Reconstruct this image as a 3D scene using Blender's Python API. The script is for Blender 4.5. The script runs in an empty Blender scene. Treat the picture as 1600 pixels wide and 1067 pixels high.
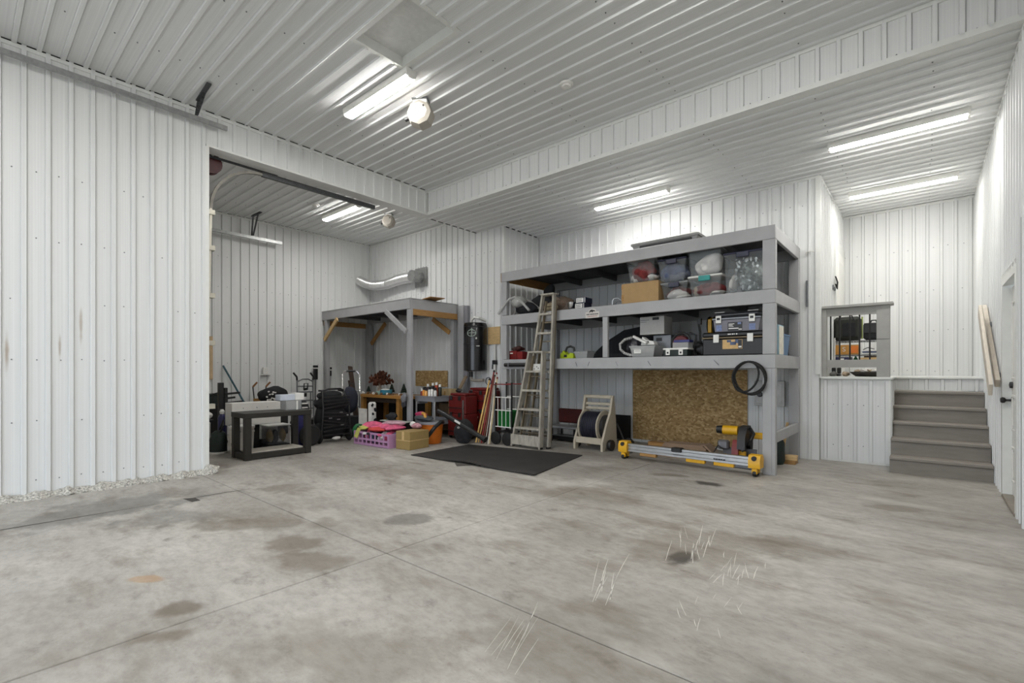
import bpy, bmesh, math, random
from mathutils import Vector, Matrix
random.seed(7)
SC = bpy.context.scene
COL = SC.collection
PI = math.pi

# ---------------------------------------------------------------- camera, world, exposure
cam_d = bpy.data.cameras.new('camera')
cam = bpy.data.objects.new('camera', cam_d)
COL.objects.link(cam)
cam_d.sensor_width = 36.0
cam_d.lens = 36.0 * 750.2 / 1600.0
cam_d.shift_y = 45.6 / 1600.0
cam_d.clip_start = 0.05
cam.location = (0, 0, 1.25)
cam.rotation_euler = (PI / 2, 0, math.radians(40.686))
SC.camera = cam

world = bpy.data.worlds.new('world')
SC.world = world
world.use_nodes = True
bg = world.node_tree.nodes['Background']
bg.inputs[0].default_value = (0.80, 0.89, 1.0, 1)
bg.inputs[1].default_value = 2.1
SC.view_settings.view_transform = 'Standard'
SC.view_settings.look = 'None'
SC.view_settings.exposure = 0.93
SC.view_settings.gamma = 1.0
SC.view_settings.use_curve_mapping = False
LAMP = 56.0            # strength of every tube light's diffuser

# ---------------------------------------------------------------- materials
def lin(h):
    h = h.lstrip('#')
    v = [int(h[i:i + 2], 16) / 255 for i in (0, 2, 4)]
    return tuple(c / 12.92 if c <= 0.04045 else ((c + 0.055) / 1.055) ** 2.4 for c in v)

_M = {}
def mat(key, col, rough=0.5, metal=0.0, var=0.12, scale=12.0, bump=0.0, bscale=60.0, stretch=None,
        trans=0.0, alpha=1.0, emit=0.0, spec=0.5):
    """plain procedural material: base colour broken up by noise, optional bump"""
    if key in _M:
        return _M[key]
    m = bpy.data.materials.new(key)
    m.use_nodes = True
    nt = m.node_tree
    b = nt.nodes['Principled BSDF']
    c = lin(col) if isinstance(col, str) else col
    b.inputs['Roughness'].default_value = rough
    b.inputs['Metallic'].default_value = metal
    b.inputs['Specular IOR Level'].default_value = spec
    tc = nt.nodes.new('ShaderNodeTexCoord')
    mp = nt.nodes.new('ShaderNodeMapping')
    nt.links.new(tc.outputs['Object'], mp.inputs[0])
    if stretch:
        mp.inputs['Scale'].default_value = stretch
    n = nt.nodes.new('ShaderNodeTexNoise')
    n.inputs['Scale'].default_value = scale
    n.inputs['Detail'].default_value = 5
    nt.links.new(mp.outputs[0], n.inputs['Vector'])
    r = nt.nodes.new('ShaderNodeValToRGB')
    r.color_ramp.elements[0].position = 0.3
    r.color_ramp.elements[1].position = 0.7
    r.color_ramp.elements[0].color = (*[max(0, x * (1 - var)) for x in c], 1)
    r.color_ramp.elements[1].color = (*[min(1, x * (1 + var)) for x in c], 1)
    nt.links.new(n.outputs['Fac'], r.inputs[0])
    nt.links.new(r.outputs[0], b.inputs['Base Color'])
    if bump:
        n2 = nt.nodes.new('ShaderNodeTexNoise')
        n2.inputs['Scale'].default_value = bscale
        n2.inputs['Detail'].default_value = 3
        nt.links.new(mp.outputs[0], n2.inputs['Vector'])
        bp = nt.nodes.new('ShaderNodeBump')
        bp.inputs['Strength'].default_value = bump
        bp.inputs['Distance'].default_value = 0.01
        nt.links.new(n2.outputs['Fac'], bp.inputs['Height'])
        nt.links.new(bp.outputs[0], b.inputs['Normal'])
    if trans:
        b.inputs['Transmission Weight'].default_value = trans
        b.inputs['IOR'].default_value = 1.25
    if alpha < 1:
        b.inputs['Alpha'].default_value = alpha
    if emit:
        b.inputs['Emission Color'].default_value = (*c, 1)
        b.inputs['Emission Strength'].default_value = emit
    _M[key] = m
    return m

def blob_mask(nt, geo, warp, x, y, rx, ry, ang=0.0, soft=0.55):
    """0..1 mask of a soft ellipse lying in the world XY plane"""
    def math_(op, a, b=None):
        k = nt.nodes.new('ShaderNodeMath'); k.operation = op
        for i, v in enumerate((a, b)):
            if v is None: continue
            if isinstance(v, (int, float)): k.inputs[i].default_value = v
            else: nt.links.new(v, k.inputs[i])
        return k.outputs[0]
    mp = nt.nodes.new('ShaderNodeMapping'); mp.vector_type = 'TEXTURE'
    mp.inputs['Location'].default_value = (x, y, 0)
    mp.inputs['Rotation'].default_value = (0, 0, ang)
    mp.inputs['Scale'].default_value = (rx, ry, 1e6)
    nt.links.new(geo, mp.inputs[0])
    ln = nt.nodes.new('ShaderNodeVectorMath'); ln.operation = 'LENGTH'
    nt.links.new(mp.outputs[0], ln.inputs[0])
    d = math_('ADD', ln.outputs['Value'], warp)
    mr = nt.nodes.new('ShaderNodeMapRange'); mr.interpolation_type = 'SMOOTHSTEP'
    nt.links.new(d, mr.inputs[0])
    mr.inputs[1].default_value = 1.0; mr.inputs[2].default_value = 1.0 - soft
    mr.inputs[3].default_value = 0; mr.inputs[4].default_value = 1
    return mr.outputs[0]

def concrete():
    m = bpy.data.materials.new('concrete'); m.use_nodes = True
    nt = m.node_tree; b = nt.nodes['Principled BSDF']
    geo = nt.nodes.new('ShaderNodeNewGeometry').outputs['Position']
    def noise(scale, detail=6, stretch=(1, 1, 1), rough=0.55, rot=0.0):
        mp = nt.nodes.new('ShaderNodeMapping'); mp.inputs['Scale'].default_value = stretch
        mp.inputs['Rotation'].default_value = (0, 0, rot)
        nt.links.new(geo, mp.inputs[0])
        n = nt.nodes.new('ShaderNodeTexNoise'); n.inputs['Scale'].default_value = scale
        n.inputs['Detail'].default_value = detail; n.inputs['Roughness'].default_value = rough
        nt.links.new(mp.outputs[0], n.inputs['Vector'])
        return n.outputs['Fac']
    def ramp(f, stops):
        r = nt.nodes.new('ShaderNodeValToRGB')
        while len(r.color_ramp.elements) < len(stops): r.color_ramp.elements.new(0.5)
        for e, (p, c) in zip(r.color_ramp.elements, stops):
            e.position = p; e.color = (*c, 1) if len(c) == 3 else c
        nt.links.new(f, r.inputs[0]); return r.outputs[0]
    def mix(f, a, c, mode='MIX'):
        k = nt.nodes.new('ShaderNodeMix'); k.data_type = 'RGBA'; k.blend_type = mode
        if isinstance(f, float): k.inputs[0].default_value = f
        else: nt.links.new(f, k.inputs[0])
        for i, v in ((6, a), (7, c)):
            if isinstance(v, tuple): k.inputs[i].default_value = (*v, 1)
            else: nt.links.new(v, k.inputs[i])
        return k.outputs[2]
    def scl(f, s):
        k = nt.nodes.new('ShaderNodeMath'); k.operation = 'MULTIPLY'; k.inputs[1].default_value = s
        nt.links.new(f, k.inputs[0]); return k.outputs[0]
    base = ramp(noise(0.55, 8, (1, 1.5, 1), 0.62, 0.3), [(0.30, lin('89847c')), (0.5, lin('a5a19a')), (0.68, lin('bbb7b0'))])
    streak = ramp(noise(1.6, 7, (1, 2.6, 1), 0.6, 0.25), [(0.52, (0, 0, 0)), (0.70, (1, 1, 1))])
    c = mix(scl(streak, 0.6), base, lin('6e6355'))
    blot = ramp(noise(3.4, 8, (1, 1.4, 1), 0.65, 0.7), [(0.60, (0, 0, 0)), (0.72, (1, 1, 1))])
    c = mix(scl(blot, 0.6), c, lin('5f5850'))
    fine = ramp(noise(11, 8, (1, 1.6, 1), 0.7, 0.4), [(0.42, (0, 0, 0)), (0.66, (1, 1, 1))])
    c = mix(scl(fine, 0.36), c, lin('6b655c'))
    speck = ramp(noise(38, 4), [(0.62, (0, 0, 0)), (0.75, (1, 1, 1))])
    c = mix(scl(speck, 0.35), c, lin('5f5850'))
    lite = ramp(noise(0.9, 6, (1, 2.2, 1), 0.6, 0.2), [(0.55, (0, 0, 0)), (0.72, (1, 1, 1))])
    c = mix(scl(lite, 0.35), c, lin('dcd9d2'))
    wn = noise(3.2, 8)
    k = nt.nodes.new('ShaderNodeMath'); k.operation = 'MULTIPLY_ADD'
    nt.links.new(wn, k.inputs[0]); k.inputs[1].default_value = 2.4; k.inputs[2].default_value = -1.2
    warp = k.outputs[0]
    S = lin('655a4c'); G = lin('55544f'); O = lin('a5825a')
    for (x, y, rx, ry, an, col, s) in [
        (-3.46, 1.60, .30, .19, .5, S, .65), (-3.05, 1.55, .33, .16, .3, S, .6), (-3.3, 2.51, .26, .2, .3, G, .55),
        (-4.2, 1.55, .9, .18, .75, S, .5), (-5.2, 2.3, .6, .22, .2, S, .5), (-1.22, 3.17, .10, .16, 0, lin('2e2c29'), .9),
        (-1.78, 5.42, .28, .12, -.2, lin('38342f'), .9), (-2.3, 5.6, .35, .09, .3, S, .6), (-1.2, 3.5, .75, .55, .4, S, .4),
        (-2.95, .78, .14, .10, .8, S, .7), (-2.7, .66, .16, .1, .8, S, .65), (-5.6, .9, .5, .9, 0, G, .5),
        (-4.9, 1.2, .5, .35, .6, G, .4), (-1.25, 1.75, .5, .35, .5, S, .35), (-.5, 1.9, .35, .3, 0, G, .35),
        (-3.55, .75, .12, .05, .6, O, .6), (-1.9, 1.2, .6, .3, .5, S, .35), (-2.6, 4.2, .8, .35, .2, S, .35),
        (-.2, 5.6, .3, .14, .3, S, .5), (-4.9, 3.6, .8, .3, .2, S, .35), (-.6, 3.9, .4, .3, .4, S, .35)]:
        c = mix(scl(blob_mask(nt, geo, warp, x, y, rx, ry, an), s), c, col)
    nt.links.new(c, b.inputs['Base Color'])
    b.inputs['Specular IOR Level'].default_value = 0.35
    rr = ramp(noise(2.5, 6), [(0.3, (.42, .42, .42)), (0.7, (.66, .66, .66))])
    nt.links.new(rr, b.inputs['Roughness'])
    bp = nt.nodes.new('ShaderNodeBump'); bp.inputs['Strength'].default_value = .18; bp.inputs['Distance'].default_value = .004
    nt.links.new(noise(55, 5), bp.inputs['Height']); nt.links.new(bp.outputs[0], b.inputs['Normal'])
    return m

def osb():
    m = bpy.data.materials.new('strand_board'); m.use_nodes = True
    nt = m.node_tree; b = nt.nodes['Principled BSDF']
    tc = nt.nodes.new('ShaderNodeTexCoord')
    mp = nt.nodes.new('ShaderNodeMapping'); mp.inputs['Scale'].default_value = (26, 26, 40)
    nt.links.new(tc.outputs['Object'], mp.inputs[0])
    nz = nt.nodes.new('ShaderNodeTexNoise'); nz.inputs['Scale'].default_value = 7; nt.links.new(tc.outputs['Object'], nz.inputs['Vector'])
    ad = nt.nodes.new('ShaderNodeVectorMath'); ad.operation = 'MULTIPLY_ADD'
    nt.links.new(nz.outputs['Color'], ad.inputs[0]); ad.inputs[1].default_value = (2.5, 2.5, 2.5); nt.links.new(mp.outputs[0], ad.inputs[2])
    v = nt.nodes.new('ShaderNodeTexVoronoi'); v.inputs['Scale'].default_value = 1.0
    nt.links.new(ad.outputs[0], v.inputs['Vector'])
    r = nt.nodes.new('ShaderNodeValToRGB')
    for i, (p, h) in enumerate([(0, '8a6c42'), (.35, 'a28353'), (.7, 'b09160'), (1, 'c6ab7c')]):
        if i > 1: r.color_ramp.elements.new(p)
    for e, (p, h) in zip(r.color_ramp.elements, [(0, '8a6c42'), (.35, 'a28353'), (.7, 'b09160'), (1, 'c6ab7c')]):
        e.position = p; e.color = (*lin(h), 1)
    sp = nt.nodes.new('ShaderNodeSeparateColor'); nt.links.new(v.outputs['Color'], sp.inputs[0])
    nt.links.new(sp.outputs[0], r.inputs[0]); nt.links.new(r.outputs[0], b.inputs['Base Color'])
    b.inputs['Roughness'].default_value = .75
    return m

def steel_panel():
    """white painted ribbed steel with faint rolled striations and a few rusty runs"""
    m = bpy.data.materials.new('white_steel'); m.use_nodes = True
    nt = m.node_tree; b = nt.nodes['Principled BSDF']
    tc = nt.nodes.new('ShaderNodeTexCoord')
    geo = nt.nodes.new('ShaderNodeNewGeometry').outputs['Position']
    mp = nt.nodes.new('ShaderNodeMapping'); mp.inputs['Scale'].default_value = (70, 70, .25)
    nt.links.new(tc.outputs['Object'], mp.inputs[0])
    n = nt.nodes.new('ShaderNodeTexNoise'); n.inputs['Scale'].default_value = 1.0; n.inputs['Detail'].default_value = 3
    nt.links.new(mp.outputs[0], n.inputs['Vector'])
    r = nt.nodes.new('ShaderNodeValToRGB')
    r.color_ramp.elements[0].position = .3; r.color_ramp.elements[1].position = .7
    r.color_ramp.elements[0].color = (*lin('d8d9d8'), 1); r.color_ramp.elements[1].color = (*lin('e2e3e2'), 1)
    nt.links.new(n.outputs['Fac'], r.inputs[0])
    col = r.outputs[0]
    n2 = nt.nodes.new('ShaderNodeTexNoise'); n2.inputs['Scale'].default_value = 9; nt.links.new(geo, n2.inputs['Vector'])
    k = nt.nodes.new('ShaderNodeMath'); k.operation = 'MULTIPLY_ADD'; nt.links.new(n2.outputs['Fac'], k.inputs[0]); k.inputs[1].default_value = .8; k.inputs[2].default_value = -.4
    sw = nt.nodes.new('ShaderNodeSeparateXYZ'); nt.links.new(geo, sw.inputs[0])
    cb = nt.nodes.new('ShaderNodeCombineXYZ')       # wall stains live in the world YZ plane of the wall at x = -6.63
    nt.links.new(sw.outputs[1], cb.inputs[0]); nt.links.new(sw.outputs[2], cb.inputs[1])
    lt = nt.nodes.new('ShaderNodeMath'); lt.operation = 'LESS_THAN'; nt.links.new(sw.outputs[0], lt.inputs[0]); lt.inputs[1].default_value = -6.5
    g2 = nt.nodes.new('ShaderNodeMath'); g2.operation = 'GREATER_THAN'; nt.links.new(sw.outputs[0], g2.inputs[0]); g2.inputs[1].default_value = -6.7
    mu = nt.nodes.new('ShaderNodeMath'); mu.operation = 'MULTIPLY'; nt.links.new(lt.outputs[0], mu.inputs[0]); nt.links.new(g2.outputs[0], mu.inputs[1])
    for (y, z, ry, rz, s) in [(.33, 1.42, .022, .24, .6), (.70, 1.48, .016, .20, .55), (.86, 1.72, .018, .24, .5)]:
        mk = blob_mask(nt, cb.outputs[0], k.outputs[0], y, z, ry, rz, 0, .9)
        q = nt.nodes.new('ShaderNodeMath'); q.operation = 'MULTIPLY'; nt.links.new(mk, q.inputs[0]); nt.links.new(mu.outputs[0], q.inputs[1])
        q2 = nt.nodes.new('ShaderNodeMath'); q2.operation = 'MULTIPLY'; nt.links.new(q.outputs[0], q2.inputs[0]); q2.inputs[1].default_value = s
        mx = nt.nodes.new('ShaderNodeMix'); mx.data_type = 'RGBA'
        nt.links.new(q2.outputs[0], mx.inputs[0]); nt.links.new(col, mx.inputs[6]); mx.inputs[7].default_value = (*lin('8d7350'), 1)
        col = mx.outputs[2]
    nt.links.new(col, b.inputs['Base Color'])
    b.inputs['Roughness'].default_value = .52
    b.inputs['Specular IOR Level'].default_value = .22
    bp = nt.nodes.new('ShaderNodeBump'); bp.inputs['Strength'].default_value = .10; bp.inputs['Distance'].default_value = .004
    nt.links.new(n.outputs['Fac'], bp.inputs['Height']); nt.links.new(bp.outputs[0], b.inputs['Normal'])
    return m

STEEL = steel_panel(); CONC = concrete(); OSB = osb()
WTRIM = mat('white_trim', 'dfe0dc', .4, var=.03)
GREYP = mat('grey_paint', 'a4a4a5', .55, var=.07, scale=5, stretch=(1, 1, 1), bump=.08)
DARKW = mat('shaded_underside', '4e4e50', .8, var=.1)  # shade inside the shelves put into the deck and joist colour
WOOD = mat('bare_pine', 'a27a45', .6, var=.18, scale=6, stretch=(1, 1, 8))
WOOD2 = mat('pale_plank', 'c7a877', .65, var=.14, scale=6, stretch=(2, 2, 8))
CARD = mat('cardboard', 'a98a5f', .8, var=.06)
BLK = mat('black_plastic', '1b1b1c', .45, var=.2)
BLKM = mat('black_rubber', '141414', .75, var=.2)
BLKC = mat('black_cloth', '202124', .9, var=.25, bump=.3, bscale=40)
CHROME = mat('chrome', 'c9c9c9', .18, 1.0, var=.03)
ALU = mat('aluminium', 'b9babb', .38, 1.0, var=.08)
GALV = mat('galvanized', 'a2a3a2', .42, .85, var=.15, scale=25)
WHITE = mat('white_plastic', 'e2e1dc', .4, var=.03)
RED = mat('red_plastic', '7a1a1a', .4, var=.15)
YEL = mat('yellow_paint', 'd9a417', .4, var=.08)
ORANGE = mat('orange_plastic', 'd8741c', .45, var=.08)
STEELG = mat('steel_grey', '7b7d80', .4, .7, var=.1)
DGREEN = mat('dark_green', '1d2a26', .6, var=.2)
STAIR = mat('grey_stair_paint', '868078', .6, var=.09, scale=7, stretch=(.6, 3, 3))
RUBMAT = mat('mat_rubber', '2a2725', .85, var=.25, scale=3, bump=.15)
CLEAR = mat('clear_bin_plastic', 'aeb3b4', .15, var=.02, alpha=.13)
FROST = mat('frosted_bin_plastic', 'c7c9c8', .4, var=.03, alpha=.45)

# ---------------------------------------------------------------- mesh helpers
class MB:
    def __init__(s): s.bm = bmesh.new()
    def box(s, x0, y0, z0, x1, y1, z1, bev=0.0, M=None):
        c = ((x0 + x1) / 2, (y0 + y1) / 2, (z0 + z1) / 2)
        T = Matrix.Translation(c) @ Matrix.Diagonal((abs(x1 - x0), abs(y1 - y0), abs(z1 - z0), 1))
        if M is not None: T = M @ T
        r = bmesh.ops.create_cube(s.bm, size=1.0, matrix=T)
        if bev:
            es = list({e for v in r['verts'] for e in v.link_edges})
            bmesh.ops.bevel(s.bm, geom=es, offset=bev, segments=1, affect='EDGES', clamp_overlap=True)
        return s
    def bar(s, p0, p1, w, h, up=(0, 0, 1), bev=0.0):
        """rectangular bar from p0 to p1; w across, h along 'up'"""
        p0, p1 = Vector(p0), Vector(p1); d = p1 - p0; L = d.length; d.normalize()
        u = Vector(up); u = u - d * u.dot(d)
        if u.length < 1e-5: u = Vector((1, 0, 0)) - d * d.x
        u.normalize(); v = u.cross(d)
        M = Matrix((v, u, d)).transposed().to_4x4(); M.translation = (p0 + p1) / 2
        return s.box(-w / 2, -h / 2, -L / 2, w / 2, h / 2, L / 2, bev, M)
    def cyl(s, p0, p1, r0, r1=None, n=14, caps=True):
        p0, p1 = Vector(p0), Vector(p1); d = p1 - p0
        M = Matrix.Translation((p0 + p1) / 2) @ d.to_track_quat('Z', 'Y').to_matrix().to_4x4()
        bmesh.ops.create_cone(s.bm, cap_ends=caps, segments=n, radius1=r0, radius2=r0 if r1 is None else r1, depth=d.length, matrix=M)
        return s
    def tube(s, pts, r, n=8, closed=False):
        P = [Vector(p) for p in pts]; m = len(P)
        rs = r if isinstance(r, (list, tuple)) else [r] * m
        rings = []; u = None
        for i, p in enumerate(P):
            a = P[(i - 1) % m] if (i > 0 or closed) else p
            b = P[(i + 1) % m] if (i < m - 1 or closed) else p
            t = (b - a).normalized()
            if u is None:
                u = Vector((0, 0, 1)) if abs(t.z) < .9 else Vector((1, 0, 0))
            u = u - t * u.dot(t)
            if u.length < 1e-5: u = t.orthogonal()
            u.normalize(); v = t.cross(u)
            rings.append([s.bm.verts.new(p + (u * math.cos(2 * PI * k / n) + v * math.sin(2 * PI * k / n)) * rs[i]) for k in range(n)])
        for i in range(m if closed else m - 1):
            A, B = rings[i], rings[(i + 1) % m]
            for k in range(n):
                s.bm.faces.new((A[k], A[(k + 1) % n], B[(k + 1) % n], B[k]))
        if not closed:
            s.bm.faces.new(rings[0][::-1]); s.bm.faces.new(rings[-1])
        return s
    def lathe(s, prof, c=(0, 0, 0), n=20, M=None):
        c = Vector(c); rings = []
        for (r, z) in prof:
            rings.append([(M @ Vector((r * math.cos(2 * PI * k / n), r * math.sin(2 * PI * k / n), z)) if M is not None else
                           Vector((r * math.cos(2 * PI * k / n), r * math.sin(2 * PI * k / n), z))) + c for k in range(n)])
        V = [[s.bm.verts.new(p) for p in R] for R in rings]
        for A, B in zip(V, V[1:]):
            for k in range(n): s.bm.faces.new((A[k], A[(k + 1) % n], B[(k + 1) % n], B[k]))
        if prof[0][0] > 1e-6: s.bm.faces.new(V[0][::-1])
        if prof[-1][0] > 1e-6: s.bm.faces.new(V[-1])
        return s
    def prism(s, poly, axis, a, b):
        """extrude a 2D polygon along an axis from a to b; poly gives the other two coordinates in order"""
        def P(p, t):
            return {'x': (t, p[0], p[1]), 'y': (p[0], t, p[1]), 'z': (p[0], p[1], t)}[axis]
        A = [s.bm.verts.new(P(p, a)) for p in poly]; B = [s.bm.verts.new(P(p, b)) for p in poly]
        n = len(poly)
        for k in range(n): s.bm.faces.new((A[k], A[(k + 1) % n], B[(k + 1) % n], B[k]))
        s.bm.faces.new(A[::-1]); s.bm.faces.new(B)
        return s
    def quad(s, *p):
        s.bm.faces.new([s.bm.verts.new(q) for q in p]); return s
    def blob(s, c, rx, ry, rz, amp=.12, seed=0, sub=3, floor=None):
        r = bmesh.ops.create_icosphere(s.bm, subdivisions=sub, radius=1.0)
        rnd = random.Random(seed)
        W = [(Vector((rnd.uniform(-1, 1), rnd.uniform(-1, 1), rnd.uniform(-1, 1))) * rnd.uniform(2, 6), rnd.uniform(0, 6)) for _ in range(7)]
        for v in r['verts']:
            f = 1 + amp * sum(math.sin(w.dot(v.co) + ph) for w, ph in W) / 2.5
            v.co = Vector((v.co.x * rx * f, v.co.y * ry * f, v.co.z * rz * f)) + Vector(c)
            if floor is not None and v.co.z < floor: v.co.z = floor
        return s
    def tub(s, w, d, h, t=.012, taper=.85, lip=.02):
        """open-top tapered bin standing on z = 0, centred"""
        def ring(fw, fd, z): return [s.bm.verts.new((x * fw / 2, y * fd / 2, z)) for x, y in ((-1, -1), (1, -1), (1, 1), (-1, 1))]
        R = [ring(w * taper, d * taper, 0), ring(w, d, h - lip), ring(w + lip, d + lip, h - lip), ring(w + lip, d + lip, h),
             ring(w - 2 * t, d - 2 * t, h), ring((w - 2 * t) * taper, (d - 2 * t) * taper, t)]
        for A, B in zip(R, R[1:]):
            for k in range(4): s.bm.faces.new((A[k], A[(k + 1) % 4], B[(k + 1) % 4], B[k]))
        s.bm.faces.new(R[0][::-1]); s.bm.faces.new(R[-1])
        return s
    def build(s, name, m, parent=None, off=None, smooth=True, angle=.6):
        bmesh.ops.recalc_face_normals(s.bm, faces=s.bm.faces)
        if off is not None: bmesh.ops.translate(s.bm, verts=s.bm.verts, vec=[-x for x in off])
        me = bpy.data.meshes.new(name); s.bm.to_mesh(me); s.bm.free()
        me.materials.append(m)
        if smooth:
            for p in me.polygons: p.use_smooth = True
            me.set_sharp_from_angle(angle=angle)
        o = bpy.data.objects.new(name, me); COL.objects.link(o)
        if parent is not None: o.parent = parent
        return o

def thing(name, label, cat, loc, rz=0.0, group=None):
    o = bpy.data.objects.new(name, None); COL.objects.link(o)
    o.empty_display_size = .1
    o.location = loc; o.rotation_euler = (0, 0, rz)
    o['label'] = label; o['category'] = cat
    if group: o['group'] = group
    return o
def tag(o, label, cat, loc=None, rz=0.0, group=None):
    o['label'] = label; o['category'] = cat
    if group: o['group'] = group
    if loc is not None: o.location = loc; o.rotation_euler = (0, 0, rz)
    return o
def kind(o, k='structure'):
    o['kind'] = k; return o
def copy_tree(o, loc=None, rz=None, label=None, group=None, parent=None):
    c = o.copy(); COL.objects.link(c)
    if parent is not None: c.parent = parent
    if loc is not None: c.location = loc
    if rz is not None: c.rotation_euler = (0, 0, rz)
    if label: c['label'] = label
    if group: c['group'] = group
    for ch in list(o.children): copy_tree(ch, parent=c)
    return c
def text(body, size, m, parent, loc, rot, name='lettering', ext=.0006):
    cu = bpy.data.curves.new(name, 'FONT'); cu.body = body; cu.size = size; cu.extrude = ext
    cu.align_x = 'CENTER'; cu.align_y = 'CENTER'
    tmp = bpy.data.objects.new('tmp', cu); COL.objects.link(tmp)
    dg = bpy.context.evaluated_depsgraph_get()
    me = bpy.data.meshes.new_from_object(tmp.evaluated_get(dg))
    bpy.data.objects.remove(tmp); bpy.data.curves.remove(cu)
    me.materials.clear(); me.materials.append(m)
    o = bpy.data.objects.new(name, me); COL.objects.link(o)
    o.parent = parent; o.location = loc; o.rotation_euler = rot
    return o

# ---------------------------------------------------------------- ribbed steel sheets
PITCH = 0.17
_sheets = {}
def sheet_mesh(w, L, ribs):
    key = (round(w, 3), round(L, 3), tuple(round(r, 3) for r in ribs))
    if key in _sheets: return _sheets[key]
    prof = [(0, 0)]
    for r in ribs:
        for dx, dy in ((-.0235, 0), (-.0225, -.003), (-.0215, 0), (-.016, .02), (.016, .02), (.0215, 0), (.0225, -.003), (.0235, 0)):
            x = r + dx
            if 0 < x < w: prof.append((x, dy))
    prof.append((w, 0))
    V = [(x, y, 0) for x, y in prof] + [(x, y, L) for x, y in prof]
    n = len(prof)
    F = [(i, i + 1, n + i + 1, n + i) for i in range(n - 1)]
    me = bpy.data.meshes.new('metal_sheet'); me.from_pydata(V, [], F); me.materials.append(STEEL)
    _sheets[key] = me
    return me
def sheets(parent, origin, wdir, ldir, width, L, phase, pitch=PITCH, per=4, screws=None, name='metal_sheet'):
    """cover width x L with steel sheets; a rib centre lies at 'phase' (mod pitch) along wdir; +Y of a sheet faces the room"""
    w, l = Vector(wdir), Vector(ldir); y = l.cross(w)
    o0 = Vector(origin) + y * .004
    ribs = []; r = phase % pitch
    while r < width: ribs.append(r); r += pitch
    cuts = [0.0]
    k = per - 1
    while k < len(ribs) - 1:
        cuts.append(ribs[k] + pitch / 2); k += per
    if width - cuts[-1] < .03 and len(cuts) > 1: cuts.pop()
    cuts.append(width)
    for a, b in zip(cuts, cuts[1:]):
        me = sheet_mesh(b - a, L, [q - a for q in ribs if a < q < b])
        o = bpy.data.objects.new(name, me); COL.objects.link(o); o.parent = parent
        M = Matrix((w, y, l)).transposed().to_4x4(); M.translation = o0 + w * a
        o.matrix_local = M
    if screws:
        mb = MB(); rnd = random.Random(3)
        for zz in screws:
            for i, q in enumerate(ribs):
                if rnd.random() < .3: continue
                x = q + pitch * .5
                if x > width - .02: continue
                p = o0 + w * (x + rnd.uniform(-.01, .01)) + l * (zz + rnd.uniform(-.01, .01))
                mb.cyl(p - y * .002, p + y * .007, .0075, .005, n=5)
        s_ = mb.build('screws', STEELG, parent); s_['kind'] = 'stuff'

def slab(name, x0, y0, z0, x1, y1, z1, m=WTRIM):
    return kind(MB().box(x0, y0, z0, x1, y1, z1).build(name, m))

XL, XR, ZC, ZL, ZR = -6.63, 0.607, 4.41, 3.99, 4.36
YF, YS, YB, YJ, YE = -3.2, 5.44, 7.88, 6.77, 10.35
XW = -10.465
# floor: concrete slabs parted by sawn control joints
floor = slab('floor', XW - .2, YF - .3, -.25, XR + .2, YE + .2, -.03, CONC)
xs = [XW - .1, -6.72, -2.798, XR + .1]; ys = [YF - .2, 1.935, YJ + .1]
for i in range(3):
    for j in range(2):
        if i == 0 and j == 0: continue
        MB().box(xs[i] + .004, ys[j] + .004, -.03, xs[i + 1] - .004, ys[j + 1] - .004, 0, .004).build('concrete_slab', CONC, floor)
MB().box(-6.14, YJ + .108, -.03, XR + .1, YE + .1, 0, .004).build('concrete_slab', CONC, floor)
slab('floor_outside', -30, -40, -.3, 25, YF - .3, -.04, mat('driveway', '9a968e', .9, var=.1, scale=2))

# walls
SCR = [.18, .75, 1.36, 1.95, 2.55, 3.2]
wl = slab('wall_left', XL - .2, YF, 0, XL, 2.0, ZC)
sheets(wl, (XL, 2.0, 0), (0, -1, 0), (0, 0, 1), 2.0 - YF, ZC, 2.0 - 1.975, screws=SCR)
hd = slab('wall_header', XL - .2, 2.0, ZL + .015, XL, YS + .15, ZC)
sheets(hd, (XL, YS, ZL + .015), (0, -1, 0), (0, 0, 1), YS - 2.0, ZC - ZL - .015, (YS - 1.975) % PITCH)
sf = slab('wall_soffit', XL, YS, ZL + .015, XR, YS + .12, ZC)
sheets(sf, (XR, YS, ZL + .015), (-1, 0, 0), (0, 0, 1), XR - XL, ZC - ZL - .015, XR + 1.125, screws=[.03])
wr = slab('wall_right', XR, YF, 0, XR + .2, 5.83, ZC)
MB().box(XR, 5.83, 2.16, XR + .2, 6.88, ZC).build('wall_section', WTRIM, wr)
MB().box(XR, 6.88, 0, XR + .2, YE + .2, ZC).build('wall_section', WTRIM, wr)
sheets(wr, (XR, YF, 0), (0, 1, 0), (0, 0, 1), 5.83 - YF, ZC, .05)
sheets(wr, (XR, 5.83, 2.16), (0, 1, 0), (0, 0, 1), 1.05, ZC - 2.16, (.05 - (5.83 - YF)) % PITCH)
sheets(wr, (XR, 6.88, 0), (0, 1, 0), (0, 0, 1), YE - 6.88, ZC, (.05 - (6.88 - YF)) % PITCH, screws=[1.3, 2.7])
wb = slab('wall_back', -6.04 - .1, YB, 0, -1.12, YB + .2, ZC)
sheets(wb, (-1.12, YB, 0), (-1, 0, 0), (0, 0, 1), 6.04 - 1.12, ZL, 4.618 - 1.12 + .01, screws=[3.1, 3.6])
wa = slab('wall_alcove', -6.14, YJ, 0, -6.04, YB, ZR)
sheets(wa, (-6.04, YB, 0), (0, -1, 0), (0, 0, 1), YB - YJ, ZL, .06)
wr2 = slab('wall_rear_bay', XW - .2, YJ, 0, -6.14, YJ + .2, ZR + .2)
MB().box(-6.14, YJ, 0, -6.04, YJ + .01, ZR).build('corner_section', WTRIM, wr2)
sheets(wr2, (-6.04, YJ, 0), (-1, 0, 0), (0, 0, 1), -6.04 - XW, ZR, .07, screws=[2.4, 2.95, 3.55])
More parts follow.
